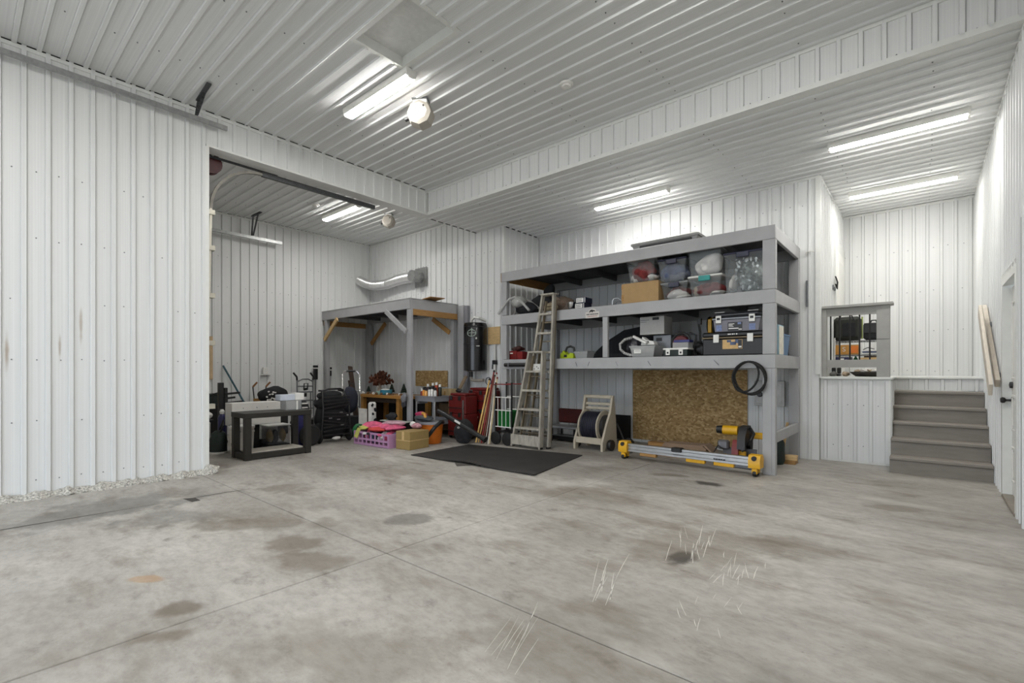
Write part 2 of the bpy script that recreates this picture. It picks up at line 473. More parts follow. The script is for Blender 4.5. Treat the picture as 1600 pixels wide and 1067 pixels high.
wo = slab('wall_outer', XW - .2, 1.6, 0, XW, YJ, ZR + .2)
sheets(wo, (XW, YJ, 0), (0, -1, 0), (0, 0, 1), YJ - 2.05, ZR, .09, screws=[1.4, 2.2, 2.9, 3.5])
wh = slab('wall_hall', -1.22, YB + .2, 0, -1.12, YE + .2, ZC)
sheets(wh, (-1.12, 9.16, 1.15), (0, -1, 0), (0, 0, 1), 9.16 - YB, ZL - 1.15, .06)
sheets(wh, (-1.12, YE, 3.38), (0, -1, 0), (0, 0, 1), YE - 9.16, ZL - 3.38, .06)
we = slab('wall_landing', -1.12, YE, 0, XR, YE + .2, ZC)
sheets(we, (XR, YE, 1.15), (-1, 0, 0), (0, 0, 1), XR + 1.12, ZL - 1.15, XR - .562 + .02, screws=[.1, .75, 1.4, 2.1])
# front wall behind the camera with the wide door opening standing open
fr = slab('wall_front', XL - .2, YF - .2, 3.55, XR + .2, YF, ZC)
MB().box(XL - .2, YF - .2, 0, -6.1, YF, 3.55).build('wall_section', WTRIM, fr)
MB().box(-.5, YF - .2, 0, XR + .2, YF, 3.55).build('wall_section', WTRIM, fr)
ff = slab('wall_bay_front', XW, 1.75, 0, XL - .2, 2.0, ZR + .2)

# ceilings (the main one is parted round the attic hatch)
HX0, HX1, HY0, HY1 = -4.13, -3.28, 2.462, 3.058
ce = kind(MB().box(XL - .2, YF - .2, ZC + .1, XR + .2, YS + .2, ZC + .25).build('ceiling', WTRIM))
CP = .1729; cph = 3.144
def csheet(parent, x0, x1, y0, y1, z, screws=None):
    sheets(parent, (x0, y1, z), (0, -1, 0), (1, 0, 0), y1 - y0, x1 - x0, (y1 - cph) % CP, CP, screws=screws)
csheet(ce, XL, XR, HY1, YS, ZC, screws=[.9, 2.1, 3.3, 4.5, 5.7])
csheet(ce, XL, XR, YF, HY0, ZC, screws=[.9, 2.1, 3.3])
csheet(ce, XL, HX0, HY0, HY1, ZC); csheet(ce, HX1, XR, HY0, HY1, ZC)
c2 = kind(MB().box(-6.74, YS, ZL + .012, XR + .2, YE + .2, ZL + .10).build('ceiling', WTRIM))
csheet(c2, -6.74, XR, YS, YE, ZL, screws=[1.2, 2.4, 3.6, 4.8, 5.9, 6.8])
c3 = kind(MB().box(XW - .2, 1.75, ZR + .012, XL - .2, YJ + .2, ZR + .2).build('ceiling', WTRIM))
MB().box(XL - .2, YS + .15, ZR + .012, -6.04, YJ + .2, ZR + .2).build('ceiling_section', WTRIM, c3)
csheet(c3, XW, XL - .2, 2.0, YJ, ZR, screws=[.8, 1.8, 2.8])
csheet(c3, XL - .2, -6.745, YS + .15, YJ, ZR)
MB().box(-6.745, YS + .1, ZL - .01, -6.735, YJ, ZR).build('step_flashing', WTRIM, c3)

# trims
n_tr = [0]
def trim(*b, m=WTRIM):
    n_tr[0] += 1
    return kind(MB().box(*b).build('trim_%d' % n_tr[0], m))
trim(XL, YF, ZC - .055, XL + .022, YS, ZC - .018)             # wall to ceiling, main room
trim(XL, YS - .022, ZC - .055, XR, YS, ZC - .018)
trim(XL, YS - .024, ZL - .012, XR, YS + .1, ZL + .04)         # lower lip of the soffit
trim(XL - .2, 2.0, ZL - .012, XL + .02, YS + .0, ZL + .016)   # underside of the header
trim(XL - .2, 1.965, 0.05, XL + .022, 2.03, ZL - .013)        # end of the wall at the wide opening
trim(XL, YS - .03, ZL + .04, XL + .02, YS - .024, ZC - .06)
trim(-6.04, YB - .022, ZL - .05, -1.12, YB, ZL - .012)
trim(-1.16, YB - .03, 1.2, -1.10, YB, ZL - .02)               # corner at the hall mouth
trim(-1.12, YE - .022, ZL - .05, XR, YE, ZL - .012)
trim(XR - .022, YS, ZL - .05, XR, YE, ZL - .012)
trim(-6.05, YJ - .02, 0, -6.0, YJ + .03, ZL - .02)
trim(XW, YJ - .04, 0.0, XW + .04, YJ, ZR - .02)
trim(XW, YJ - .022, ZR - .05, -6.745, YJ, ZR - .012)
trim(XW, 2.0, ZR - .05, XW + .022, YJ, ZR - .012)
trim(-1.12, YB + .0, ZL - .05, -1.098, YE, ZL - .012)
trim(XR - .03, YE - .03, 1.17, XR, YE, ZL - .05)
trim(XL, YS - .02, ZL + .04, XL + .012, YS, ZC - .06)

# dark strips painted as shade in the rib ends where ceilings meet a wall
GAPSHADE = mat('rib_end_shade', '1c1c1b', .9)
trim(XL + .001, YF, ZC - .0165, XL + .020, YS, ZC - .0045, m=GAPSHADE)
trim(XR - .020, YS + .12, ZL - .0165, XR - .001, YE, ZL - .0045, m=GAPSHADE)
trim(-1.119, YB, ZL - .0165, -1.100, YE, ZL - .0045, m=GAPSHADE)
trim(-6.039, YJ, ZL - .0165, -6.020, YB, ZL - .0045, m=GAPSHADE)
trim(XW + .001, 2.0, ZR - .0165, XW + .020, YJ, ZR - .0045, m=GAPSHADE)
trim(-6.755, YS + .16, ZL - .0165, -6.737, YJ - .002, ZL - .0045, m=GAPSHADE)

# rough sealing foam along the foot of the long wall
mb = MB(); rnd = random.Random(5)
n = 150; rows = []
for i in range(n + 1):
    y = YF + (2.06 - YF) * i / n
    k = 1 + .35 * math.sin(i * .9) * rnd.random()
    pr = [(0, .06), (.03, .055), (.06, .035), (.08, .010), (.085, 0)]
    rows.append([mb.bm.verts.new((XL + .012 + a * k * rnd.uniform(.85, 1.15), y, max(0, b * k * rnd.uniform(.8, 1.2)))) for a, b in pr])
for A, B in zip(rows, rows[1:]):
    for k in range(4): mb.bm.faces.new((A[k], A[k + 1], B[k + 1], B[k]))
FOAM = mat('foam_speckle', 'aeaba3', .9, var=.6, scale=60, bump=.8, bscale=50)
mb.build('sealing_foam', FOAM, wl)
MB().blob((XL + .0, 2.06, .03), .13, .09, .07, .25, 4, 3, 0.0).build('sealing_foam', FOAM, wl)
# ---------------------------------------------------------------- ceiling lights
GLOW = mat('lit_diffuser', (1.0, .98, .95), .4, emit=LAMP, var=0)
def light_proto():
    t = thing('ceiling_light', 'lit wraparound strip light beside the cord reel on the high ribbed ceiling', 'light', (-4.68, 3.115, ZC - .012))
    MB().prism([(-.065, 0), (.065, 0), (.066, -.05), (.060, -.074), (-.060, -.074), (-.066, -.05)], 'x', -.60, .60).build('housing', WHITE, t)
    MB().prism([(-.058, -.0742), (.058, -.0742), (.050, -.088), (.024, -.094), (-.024, -.094), (-.050, -.088)], 'x', -.60, .60).build('diffuser', GLOW, t, smooth=False)
    for s in (-1, 1):
        MB().prism([(-.066, -.0), (.066, -.0), (.066, -.035), (.054, -.08), (.027, -.093), (-.027, -.093), (-.054, -.08), (-.066, -.035)], 'x', s * .60, s * .622).build('end_cap', WHITE, t)
    MB().box(-.12, .06, -.012, .12, .10, -.001).build('mounting_strip', WHITE, t)
    return t
L0 = light_proto()
DIM = mat('lit_diffuser_hall', (1.0, .975, .93), .4, emit=LAMP * .62, var=0)
MIDL = mat('lit_diffuser_bay', (1.0, .98, .95), .4, emit=LAMP * .85, var=0)
for x, y, z, lb in [(-8.53, 4.87, ZR - .012, 'lit strip light on the ceiling of the side bay behind the wide opening'),
                    (-3.49, 6.89, ZL - .012, 'lit strip light on the low ceiling above the big grey shelf'),
                    (-.262, 6.88, ZL - .012, 'lit strip light on the low ceiling above the concrete floor before the steps'),
                    (-.266, 8.99, ZL - .012, 'lit strip light on the low ceiling over the stair landing')]:
    c_ = copy_tree(L0, (x, y, z), label=lb)
    if y > 4:                           # the lamps of the hall, the shelf and the side bay are weaker
        df = [q for q in c_.children if q.name.startswith('diffuser')][0]
        df.data = df.data.copy(); df.data.materials[0] = DIM if x > -1 else MIDL
for x, y, lb in ((-1.2, 3.115, 'lit strip light of the high ceiling nearest the exterior door'), (-4.68, -.7, 'lit strip light of the high ceiling by the front opening and the long wall'), (-1.2, -.7, 'lit strip light of the high ceiling by the front opening and the exterior door wall')):
    copy_tree(L0, (x, y, ZC - .012), label=lb)

# attic hatch
t = thing('attic_hatch', 'white framed attic hatch set in the high ribbed ceiling', 'hatch', ((HX0 + HX1) / 2, (HY0 + HY1) / 2, ZC))
hw, hh = (HX1 - HX0) / 2, (HY1 - HY0) / 2
MB().box(-hw, -hh, .085, hw, hh, .10).build('hatch_panel', mat('foam_panel', 'd2d3d0', .8, var=.06, scale=20), t)
for a in ((-hw - .02, -hh - .02, -.014, -hw + .03, hh + .02, .09), (hw - .03, -hh - .02, -.014, hw + .02, hh + .02, .09),
          (-hw + .03, -hh - .02, -.014, hw - .03, -hh + .03, .09), (-hw + .03, hh - .03, -.014, hw - .03, hh + .02, .09)):
    MB().box(*a).build('frame_board', WTRIM, t)

# cord reels and smoke alarms
def reel(loc, rz, lb, s=1.0):
    t = thing('cord_reel', lb, 'reel', loc, rz)
    MB().box(-.09, -.07, -.012, .09, .07, 0).build('mounting_plate', STEELG, t)
    mb = MB().box(-.08, -.05, -.06, .08, .05, -.012)
    mb.build('bracket', WHITE, t)
    M = Matrix.Rotation(PI / 2, 4, 'X')
    MB().lathe([(.0, -.11), (.10, -.11), (.14, -.08), (.155, -.03), (.155, .03), (.14, .08), (.10, .11), (0, .11)], (0, 0, -.175), 8, M).build('housing', mat('reel_cream', 'b3ada2', .6, var=.05), t)
    MB().cyl((-.14, 0, -.20), (-.19, 0, -.22), .022, n=10).build('cord_outlet', BLK, t)
    MB().cyl((.06, -.111, -.12), (.06, -.117, -.12), .012, n=8).build('screw_cap', BLK, t)
    t.scale = (s, s, s)
    return t
reel((-4.45, 3.55, ZC - .012), .6, 'white retractable cord reel hanging beside the high ceiling strip light')
reel((-8.05, 5.62, ZR - .012), .6, 'white retractable cord reel hanging in the side bay', .85)
for loc, lb in (((-2.974, 4.373, ZC - .018), 'round white smoke alarm on the high ribbed ceiling'), ((-8.6, 4.39, ZR - .018), 'round white smoke alarm on the ceiling of the side bay')):
    t = thing('smoke_alarm', lb, 'smoke alarm', loc)
    MB().lathe([(.075, 0), (.075, -.012), (.068, -.022), (.0, -.022)], n=24).build('base', WHITE, t)
    MB().lathe([(.05, -.022), (.045, -.042), (.02, -.05), (0, -.05)], n=24).build('cover', WHITE, t)

# ---------------------------------------------------------------- overhead door tracks
t = thing('overhead_door', 'galvanized overhead door track and hanger under the high ceiling', 'door track', (-6.5, 0, 4.22))
def ctrack(mb, p0, p1, s=.05):
    p0, p1 = Vector(p0), Vector(p1)
    for dz in (-s / 2, s / 2): mb.bar(p0 + Vector((0, 0, dz)), p1 + Vector((0, 0, dz)), s * .8, .004)
    mb.bar(p0 + Vector((s * .4, 0, 0)), p1 + Vector((s * .4, 0, 0)), .004, s)
mb = MB(); ctrack(mb, (0, -3.1, 0), (0, 2.19, 0), .046); mb.build('track', GALV, t)
def perforated(mb, p0, p1, w=.032):
    mb.bar(p0, p1, w, .004, up=(1, 0, 0)); d = (Vector(p1) - Vector(p0))
    k = int(d.length / .035)
    for i in range(k): 
        p = Vector(p0) + d * ((i + .5) / k)
        mb.box(p.x - .006, p.y - .014, p.z - .006, p.x + .006, p.y + .014, p.z + .006)
HANG = mat('dark_steel', '4b4d4e', .5, .6, var=.3, scale=60)
mb = MB(); perforated(mb, (.01, 1.86, .03), (.13, 1.85, .16)); perforated(mb, (.03, 1.86, .03), (.36, 1.84, .16)); mb.bar((.10, 1.85, .163), (.58, 1.82, .163), .045, .014)
mb.build('hanger', HANG, t)

t = thing('overhead_door', 'closed overhead door with curved track at the wide opening of the side bay', 'door', (-8.55, 2.0, 0))
for k in range(6):
    MB().box(-1.65, .03, .01 + k * .6, 1.62, .08, .6 + k * .6, .008).build('door_panel', WHITE, t)
def jtrack(x):
    pts = [(x, .045, .05), (x, .12, 3.3)] + [(x, .12 + .62 * (1 - math.cos(a)), 3.3 + .62 * math.sin(a)) for a in [PI / 2 * i / 10 for i in range(1, 11)]] 
    return pts
WT = mat('track_steel', 'c8c4b6', .45, .3, var=.1)
for x in (1.70, -1.7):
    mb = MB(); P = jtrack(x)
    mb.bar(P[0], P[1], .045, .028, up=(0, 1, 0)); mb.build('track', WT if x > 0 else GALV, t)
    mb = MB()
    for a, b in zip(P[1:], P[2:]): mb.bar(a, b, .045, .032, up=(0, -(b[2] - a[2]), b[1] - a[1]))
    mb.build('curved_track', mat('curve_steel', '7d7a72', .5, .3, var=.15) if x > 0 else GALV, t)
    mb = MB(); mb.bar((x, .74, 3.925), (x, 2.5, 3.925), .05, .06); mb.build('horizontal_track', HANG if x > 0 else GALV, t)
for z in (.8, 1.6, 2.2, 2.8, 3.25):
    MB().box(1.65, .03, z - .03, 1.74, .16, z + .03).build('track_bracket', WT, t)
mb = MB(); perforated(mb, (1.70, .06, 3.96), (1.70, .95, 3.96)); mb.build('angle_brace', HANG, t)
mb = MB(); perforated(mb, (-1.69, 1.9, 3.96), (-1.62, 1.9, 4.33)); perforated(mb, (-1.67, 1.92, 3.96), (-1.44, 1.92, 4.33)); mb.bar((-1.66, 1.9, 4.335), (-1.25, 1.9, 4.335), .05, .012); mb.build('hanger', HANG, t)
MB().cyl((-1.7, .14, 3.98), (1.72, .14, 3.98), .014, n=8).build('shaft', GALV, t)
M = Matrix.Rotation(PI / 2, 4, 'Y')
MB().lathe([(.10, -.05), (.13, -.05), (.13, -.03), (.095, -.02), (.095, .04), (.13, .05), (.13, .06), (.03, .06)], (1.6, .14, 3.9), 24, M).build('cable_drum', mat('drum_red', '4a1f1f', .5, var=.2), t)

# ---------------------------------------------------------------- stair, landing, guard
st = thing('staircase', 'grey painted wooden staircase of six risers against the white wall', 'stairs', (.14, 7.5, 0))
RX0, RX1 = -.470, .440
nose = [7.53, 7.80, 8.07, 8.34, 8.61, 8.88]; R = 1.165 / 6
for i in range(5):
    y = nose[i] - 7.5
    MB().box(RX0, y, i * R, RX1, y + .02, (i + 1) * R - .035).build('riser', STAIR, st)
    if i < 5:
        MB().box(RX0, y - .03, (i + 1) * R - .035, RX1, y + .275, (i + 1) * R, .005).build('tread', STAIR, st)
for x in (RX0 - .0, RX1 - .03):
    pass
ld = kind(MB().box(-1.115, 7.98, 0, -.33 - .015, 8.9, 1.135).build('floor_landing', WTRIM))
MB().box(-1.115, 8.905, 0, XR - .002, YE - .002, 1.135).build('landing_section', WTRIM, ld)
sheets(ld, (-.345, 7.98, 0.03), (-1, 0, 0), (0, 0, 1), .77, 1.09, .03, screws=[.2, .75])
sheets(ld, (-.345, 8.9, 0.0), (0, -1, 0), (0, 0, 1), .92, 1.12, .05)
sheets(ld, (XR - .01, 8.90, .975), (-1, 0, 0), (0, 0, 1), .95, .155, .07)
MB().box(-.33, 8.87, .972, .440, 8.895, .985).build('foot_trim', WTRIM, ld)
MB().box(-1.115, 7.94, 1.135, -.315, 8.9, 1.165, .004).build('landing_board', WTRIM, ld)
MB().box(-1.115, 8.86, 1.135, XR - .003, YE - .003, 1.165, .004).build('landing_board', WTRIM, ld)
MB().box(-.36, 7.955, .03, -.335, 7.98, 1.13).build('corner_trim', WTRIM, ld)
MB().box(-.345, 8.0, 0, -.335, 8.9, 1.12).build('stringer_board', WTRIM, ld)

g = thing('guard_rail', 'short grey guard rail with black balusters at the landing edge', 'railing', (-.72, 8.02, 1.165))
GR2 = mat('grey_rail_paint', 'a09f9a', .6, var=.05)
MB().box(.235, -.05, 0, .375, .09, .95).build('post', GR2, g)
MB().box(-.385, -.05, 0, -.325, .05, .95).build('post', GR2, g)
MB().box(-.395, -.085, .95, .41, .125, .985, .004).build('cap_board', GR2, g)
MB().box(-.325, -.03, .845, .235, .03, .95).build('top_rail', GR2, g)
MB().box(-.325, -.03, .13, .235, .03, .235).build('bottom_rail', GR2, g)
for x in [-0.28, -0.176, -0.059, 0.048, 0.16]:
    MB().cyl((x, 0, .235), (x, 0, .845), .0095, n=8).build('baluster', BLK, g)
MB().box(.236, -.053, .50, .374, -.0501, .505).build('board_seam', BLK, g)

hr = thing('handrail', 'pale wooden handrail of two boards rising along the white wall', 'handrail', (.52, 7.6, 0))
HRW = mat('pale_wood', 'cdc4b6', .6, var=.08, stretch=(4, 1, 1))
mb = MB(); mb.bar((-.03, -.97, 1.06), (-.03, .25, 1.96), .03, .14, bev=.004); mb.build('rail_board', HRW, hr)
mb = MB(); mb.bar((.035, -.75, 1.12), (.035, .65, 2.02), .04, .09, bev=.004); mb.build('rail_board', HRW, hr)
for y, z in ((-.6, 1.28), (.2, 1.86)):
    MB().box(.05, y - .02, z - .10, .083, y + .02, z - .05).build('rail_bracket', STEELG, hr)

# exterior door on the near wall
d = kind(MB().box(XR + .045, 5.93, .04, XR + .09, 6.80, 2.07).build('door_1', WHITE))
for (y0, y1, z0, z1) in ((6.02, 6.34, 1.16, 1.93), (6.40, 6.70, 1.16, 1.93), (6.02, 6.34, .66, 1.02), (6.40, 6.70, .66, 1.02), (6.02, 6.34, .17, .52), (6.40, 6.70, .17, .52)):
    for b in ((y0, z0, y1, z0 + .03), (y0, z1 - .03, y1, z1), (y0, z0 + .03, y0 + .03, z1 - .03), (y1 - .03, z0 + .03, y1, z1 - .03)):
        MB().box(XR + .030, b[0], b[1], XR + .0448, b[2], b[3], .006).build('panel_moulding', WHITE, d)
    MB().box(XR + .036, y0 + .06, z0 + .06, XR + .0448, y1 - .06, z1 - .06, .008).build('door_panel', WHITE, d)
mb = MB(); M = Matrix.Rotation(-PI / 2, 4, 'Y')
mb.lathe([(.032, 0), (.032, .008), (.012, .012), (.011, .045), (.026, .055), (.03, .07), (.022, .085), (0, .088)], (XR + .044, 6.745, .96), 18, M)
mb.build('door_knob', BLK, d)
MB().lathe([(.032, 0), (.03, .02), (.012, .024), (0, .026)], (XR + .044, 6.745, 1.11), 18, M).build('deadbolt', BLK, d)
tr = kind(MB().box(XR - .024, 6.80, 0, XR + .1, 6.90, 2.20).build('trim_30', WTRIM))
MB().box(XR - .024, 5.83, 2.09, XR + .1, 6.80, 2.20).build('head_casing', WTRIM, tr)
MB().box(XR - .024, 5.83, 0, XR + .1, 5.93, 2.09).build('side_casing', WTRIM, tr)
MB().box(XR - .03, 5.90, 0, XR + .12, 6.80, .03, .006).build('threshold', mat('threshold_metal', '8d857a', .5, .3), tr)
MB().box(XR - .014, 5.66, 0, XR, 5.80, 2.5).build('trim_post', mat('grey_trim', '8b9290', .5, var=.05), tr)
# inner door to the house at the landing
d2 = kind(MB().box(-1.10, 9.30, 1.165, -1.07, 10.15, 3.20).build('door_2', mat('door_white', 'eceae6', .35, var=.02)))
for z0, z1 in ((1.3, 2.0), (2.1, 3.05)):
    MB().box(-1.072, 9.42, z0, -1.062, 10.03, z1, .006).build('door_panel', WHITE, d2)
t2 = kind(MB().box(-1.12, 9.17, 1.165, -1.075, 9.295, 3.36).build('trim_31', WTRIM))
MB().box(-1.12, 9.295, 3.21, -1.075, 10.32, 3.36).build('head_casing', WTRIM, t2)
MB().box(-1.12, 10.155, 1.165, -1.075, 10.32, 3.21).build('side_casing', WTRIM, t2)
for k, (y, z) in enumerate(((8.95, 2.58), (9.05, 2.56), (9.12, 2.55))):
    MB().box(-1.115, y - .01, z - .03, -1.07, y + .01, z + .01).build('coat_hook', STEELG, wh)
t = thing('key_bunch', 'bunch of dark keys and straps hanging from the hall wall hook', 'keys', (-1.07, 9.1, 2.62))
for k in range(4):
    MB().tube([(.0, -.03 + k * .02, .12), (.025, -.035 + k * .024, .03), (.02, -.03 + k * .02, -.08), (.0, -.03 + k * .02, .0)], .008, 6).build('strap', BLKM, t)
t = thing('wall_pipe', 'short white conduit with hook on the wall beside the big shelf', 'conduit', (-1.26, YB - .02, 2.0))
MB().cyl((0, -.012, .15), (0, -.012, .52), .014, n=10).build('pipe', STEELG, t)
MB().tube([(-.02, -.01, .88), (.0, -.03, .92), (.05, -.03, .93), (.09, -.03, .91)], .008, 6).build('hook', WHITE, t)
# ---------------------------------------------------------------- big grey storage shelf
SX0, SX1, SY0, SY1 = -5.72, -1.345, 6.36, 7.85
D1, D2, D3 = 1.445, 2.225, 2.99
sh = thing('storage_shelf', 'big grey painted timber shelf with three decks along the back wall', 'shelf', (-3.53, 7.1, 0))
O = (-3.53, 7.1, 0)
def shp(name, *b, m=GREYP, bev=.004):
    return MB().box(*b, bev).build(name, m, sh, O)
for (z1, h) in ((D3, .165), (D2, .165), (D1, .165)):
    shp('front_beam', SX0, SY0, z1 - h, SX1, SY0 + .04, z1)
    shp('rear_beam', SX0 + .05, SY1 - .045, z1 - h, SX1, SY1 - .005, z1)
    shp('side_beam', SX1 - .04, SY0 + .042, z1 - h, SX1, SY1 - .05, z1)
    shp('side_beam', SX0 + .04, SY0 + .042, z1 - h, SX0 + .08, SY1 - .05, z1, m=WOOD if z1 == D3 else GREYP)
    for k in range(5):
        x = -4.98 + k * .73
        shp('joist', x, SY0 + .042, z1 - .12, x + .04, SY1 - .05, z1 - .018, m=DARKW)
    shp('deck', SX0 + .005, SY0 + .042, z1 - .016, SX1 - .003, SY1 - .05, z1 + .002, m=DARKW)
for z0, z1 in ((0, D1 - .167), (D1 + .004, D2 - .167), (D2 + .004, D3 - .167)):
    shp('post', -1.485, SY0 + .002, z0, SX1, SY0 + .088, z1)
    shp('post', SX0 + .0, SY0 + .002, z0, -5.60, SY0 + .088, z1)
    shp('post', -1.47, SY1 - .10, z0, SX1, SY1 - .008, z1)
    shp('post', SX0 + .1, SY1 - .10, z0, -5.50, SY1 - .008, z1)
shp('post', -3.675, SY0 + .002, D1 + .004, -3.59, SY0 + .05, D2 - .167)
shp('low_rail', SX1 - .04, SY0 + .09, .385, SX1, SY1 - .102, .515)
shp('seam_line', -1.386, SY0 + .0005, 0.02, -1.383, SY0 + .003, D1 - .17, m=STEELG, bev=0)
MB().box(SX0 - .012, SY0 + .002, D3 - .163, SX0 - .0005, SY0 + .04, D3 - .003).build('raw_end', WOOD, sh, O)
mb = MB()
for x, a in ((-4.15, .5), (-3.9, -.6), (-3.45, .6), (-2.95, .9), (-2.05, 1.2)):
    mb.tube([(x, SY0 - .002, 1.385), (x + .02 * a, SY0 - .006, 1.36), (x + .05 * a, SY0 - .004, 1.32)], .0035, 5)
mb.build('bent_nails', STEELG, sh, O)
s = tag(MB().box(-.12, -.0025, -.07, .12, 0, .025).build('sticker', mat('sticker_paper', 'c9c5bf', .6, var=.05)), 'small pale sticker with dark animal print on the shelf front beam', 'sticker', (-3.85, SY0 - .0005, 2.125))
mb = MB()
mb.prism([(-.05, .03), (-.035, .052), (-.01, .058), (.02, .05), (.045, .045), (.052, .015), (.04, .03), (.015, .028), (.0, .012), (-.015, .028), (-.035, .02), (-.055, .01)], 'y', -.004, -.0026)
mb.build('animal_print', BLK, s)
MB().prism([(-.065, .026), (-.07, .045), (-.03, .07), (.03, .07), (.065, .055), (.065, .026)], 'y', -.0024, -.0005).build('sticker_crest', mat('sticker_paper', 'c9c5bf'), s)
mb = MB(); rnd = random.Random(2); x = -.1
while x < .095:
    w = rnd.uniform(.012, .024); mb.box(x, -.0035, -.022, x + w - .006, -.0026, -.004); x += w
mb.build('worn_lettering', BLK, s)
mb = MB(); x = -.085
while x < .09:
    w = rnd.uniform(.01, .018); mb.box(x, -.0035, -.05, x + w - .005, -.0026, -.036); x += w
mb.build('worn_lettering', mat('print_red', '9c6a62', .6), s)

t = thing('storage_tray', 'flat grey lidded tray lying on top of the big shelf', 'tray', (-2.80, 6.72, D3 + .004))
MB().tub(.96, .36, .12, .012, .93, .03).build('tray_body', mat('dull_tray', '8f8f8c', .5, var=.08), t)
MB().box(-.47, -.17, .121, .47, .17, .142, .008).build('lid', WHITE, t)
MB().box(-.36, -.195, .02, .40, -.168, .075, .006).build('dark_slot', BLK, t)

# clear bins
def bin_(name, label, x, y, z, w, d, h, body, fill, lid=None, latch=None, clasp=None, seed=1, taper=.86):
    t = thing(name, label, 'bin', (x, y, z), 0)
    MB().tub(w, d, h, .008, taper, .022).build('bin_body', body, t)
    for i, (m_, fx, fz, rx, rz) in enumerate(fill):
        MB().blob((fx * w, -.02, .014 + rz * h), rx * w * taper * .9, d * taper * .40, rz * h * .92, .24, seed + i, 4, .012).build('contents', m_, t)
    if lid:
        MB().box(-w / 2 - .02, -d / 2 - .02, h + .001, w / 2 + .02, d / 2 + .02, h + .028, .01).build('lid', lid, t)
    if clasp:
        MB().box(-.075, -d / 2 - .034, h - .05, .075, -d / 2 - .012, h + .02, .006).build('clasp', clasp, t)
    return t
CRED = mat('red_cloth', '6e2725', .9, var=.45, scale=18, bump=1.0, bscale=25); CWHT = mat('white_cloth', 'dcd9d4', .9, var=.12, bump=.8, bscale=25); CBLU = mat('blue_cloth', '4a5470', .9, var=.3, scale=14)
TINS = mat('silver_tinsel', '6d7674', .4, .4, var=.7, scale=26, bump=1.0, bscale=40); TEAL = mat('teal_plastic', '1f8f8a', .4)
NAVY = mat('navy_plastic', '23263c', .4); GLID = mat('grey_lid', '8d8f90', .45)
z = D2 + .004
t = thing('cardboard_box', 'tan cardboard box beneath the clear bin of red cloth on the upper deck', 'box', (-3.125, 6.68, z))
MB().box(-.285, -.22, 0, .285, .22, .30, .004).build('carton', CARD, t)
MB().box(-.287, -.2225, .05, -.25, -.2195, .14).build('tape_strip', WOOD, t); MB().box(-.287, -.2225, .22, -.26, -.2195, .28).build('tape_strip', WOOD, t)
MB().box(-.287, -.01, .298, .287, .03, .3025).build('tape_strip', WOOD2, t)
bin_('clear_bin', 'clear bin of red and white cloth on top of the cardboard box', -3.12, 6.68, z + .306, .42, .38, .31, CLEAR, [(CRED, 0, 0, .56, .52), (CWHT, -.22, 0, .34, .30), (CWHT, .22, 0, .36, .18), (BLKC, .2, 0, .3, .45)], GLID, None, None, 11)
bin_('clear_bin', 'low clear bin of red cloth under the bin with the dark lid', -2.635, 6.72, z, .36, .40, .225, CLEAR, [(CRED, 0, 0, .58, .44), (CWHT, .0, 0, .52, .36), (CWHT, .2, 0, .36, .2)], GLID, None, NAVY, 12)
bin_('clear_bin', 'clear bin of blue fabric with a dark navy lid', -2.655, 6.68, z + .258, .38, .40, .29, CLEAR, [(CBLU, 0, 0, .60, .44), (mat('grey_blue_cloth', '6a7080', .9, var=.3, scale=12), .1, 0, .5, .36), (CBLU, -.2, 0, .42, .48)], NAVY, None, NAVY, 13)
bin_('clear_bin', 'low clear bin with white lid and teal clasp on the upper deck', -2.20, 6.66, z, .41, .40, .255, CLEAR, [(CRED, .08, 0, .54, .40), (CRED, -.15, 0, .4, .36), (mat('beige_rag', 'a3917b', .95, var=.3), -.34, 0, .18, .3), (CWHT, .26, 0, .28, .14)], WHITE, None, TEAL, 14)
bin_('clear_bin', 'open frosted bin of white cloth on the bin with teal clasp', -2.205, 6.66, z + .288, .42, .42, .33, CLEAR, [(CWHT, .02, 0, .48, .42), (CWHT, -.1, 0, .44, .30)], None, None, None, 15)
bin_('clear_bin', 'large tall clear bin of silver tinsel with a navy lid', -1.735, 6.69, z, .44, .42, .50, CLEAR, [(TINS, .08, 0, .46, .46), (CWHT, -.35, 0, .14, .25)], NAVY, None, NAVY, 16, .94)
mb = MB()
for k in range(48):
    a = rnd.uniform(0, 6.28); mb.blob((rnd.uniform(-.10, .17), -.175, rnd.uniform(.04, .44)), rnd.uniform(.008, .022), .008, rnd.uniform(.008, .03), .45, k, 1)
mb.build('silver_leaves', mat('silver_leaf', 'b4babb', .35, .6), bpy.data.objects['clear_bin.005'])

# upper deck, far end
HELM = mat('grey_shell', 'a7a7a4', .5, var=.15)
t = thing('mower_deck_cover', 'grey and black machine cowl leaning at the end of the upper deck', 'cover', (-5.42, 6.53, z + .018))
mb = MB()
for s in (-.10, .10):
    mb.tube([(-.34, s * 2, .01), (-.26, s * 2, .10), (-.12, s * 1.6, .26), (.0, s * 1.4, .29), (.12, s * 1.5, .22), (.32, s * 2, .06), (.36, s * 2, .02)], .022, 8)
mb.build('shell_rim', HELM, t)
MB().blob((.0, -.04, .21), .15, .14, .10, .06, 3, 3, .02).build('shell_crown', HELM, t)
MB().blob((.10, .06, .10), .22, .12, .11, .1, 4, 3, .0).build('dark_lining', BLKC, t)
t = thing('black_bag', 'black crumpled bag slumped behind the grey cowl on the upper deck', 'bag', (-5.22, 7.02, z))
MB().blob((0, 0, .19), .30, .20, .26, .18, 8, 3, 0).build('bag_body', BLKC, t)
MB().blob((.10, -.03, .42), .10, .08, .14, .2, 9, 3).build('bag_top', BLKC, t)
t = thing('folded_blanket', 'brown blanket bundle on the upper deck behind the stepladder top', 'blanket', (-4.66, 6.72, z))
BLK_BR = mat('brown_blanket', '6a5a4d', .95, var=.3, scale=16, bump=.4)
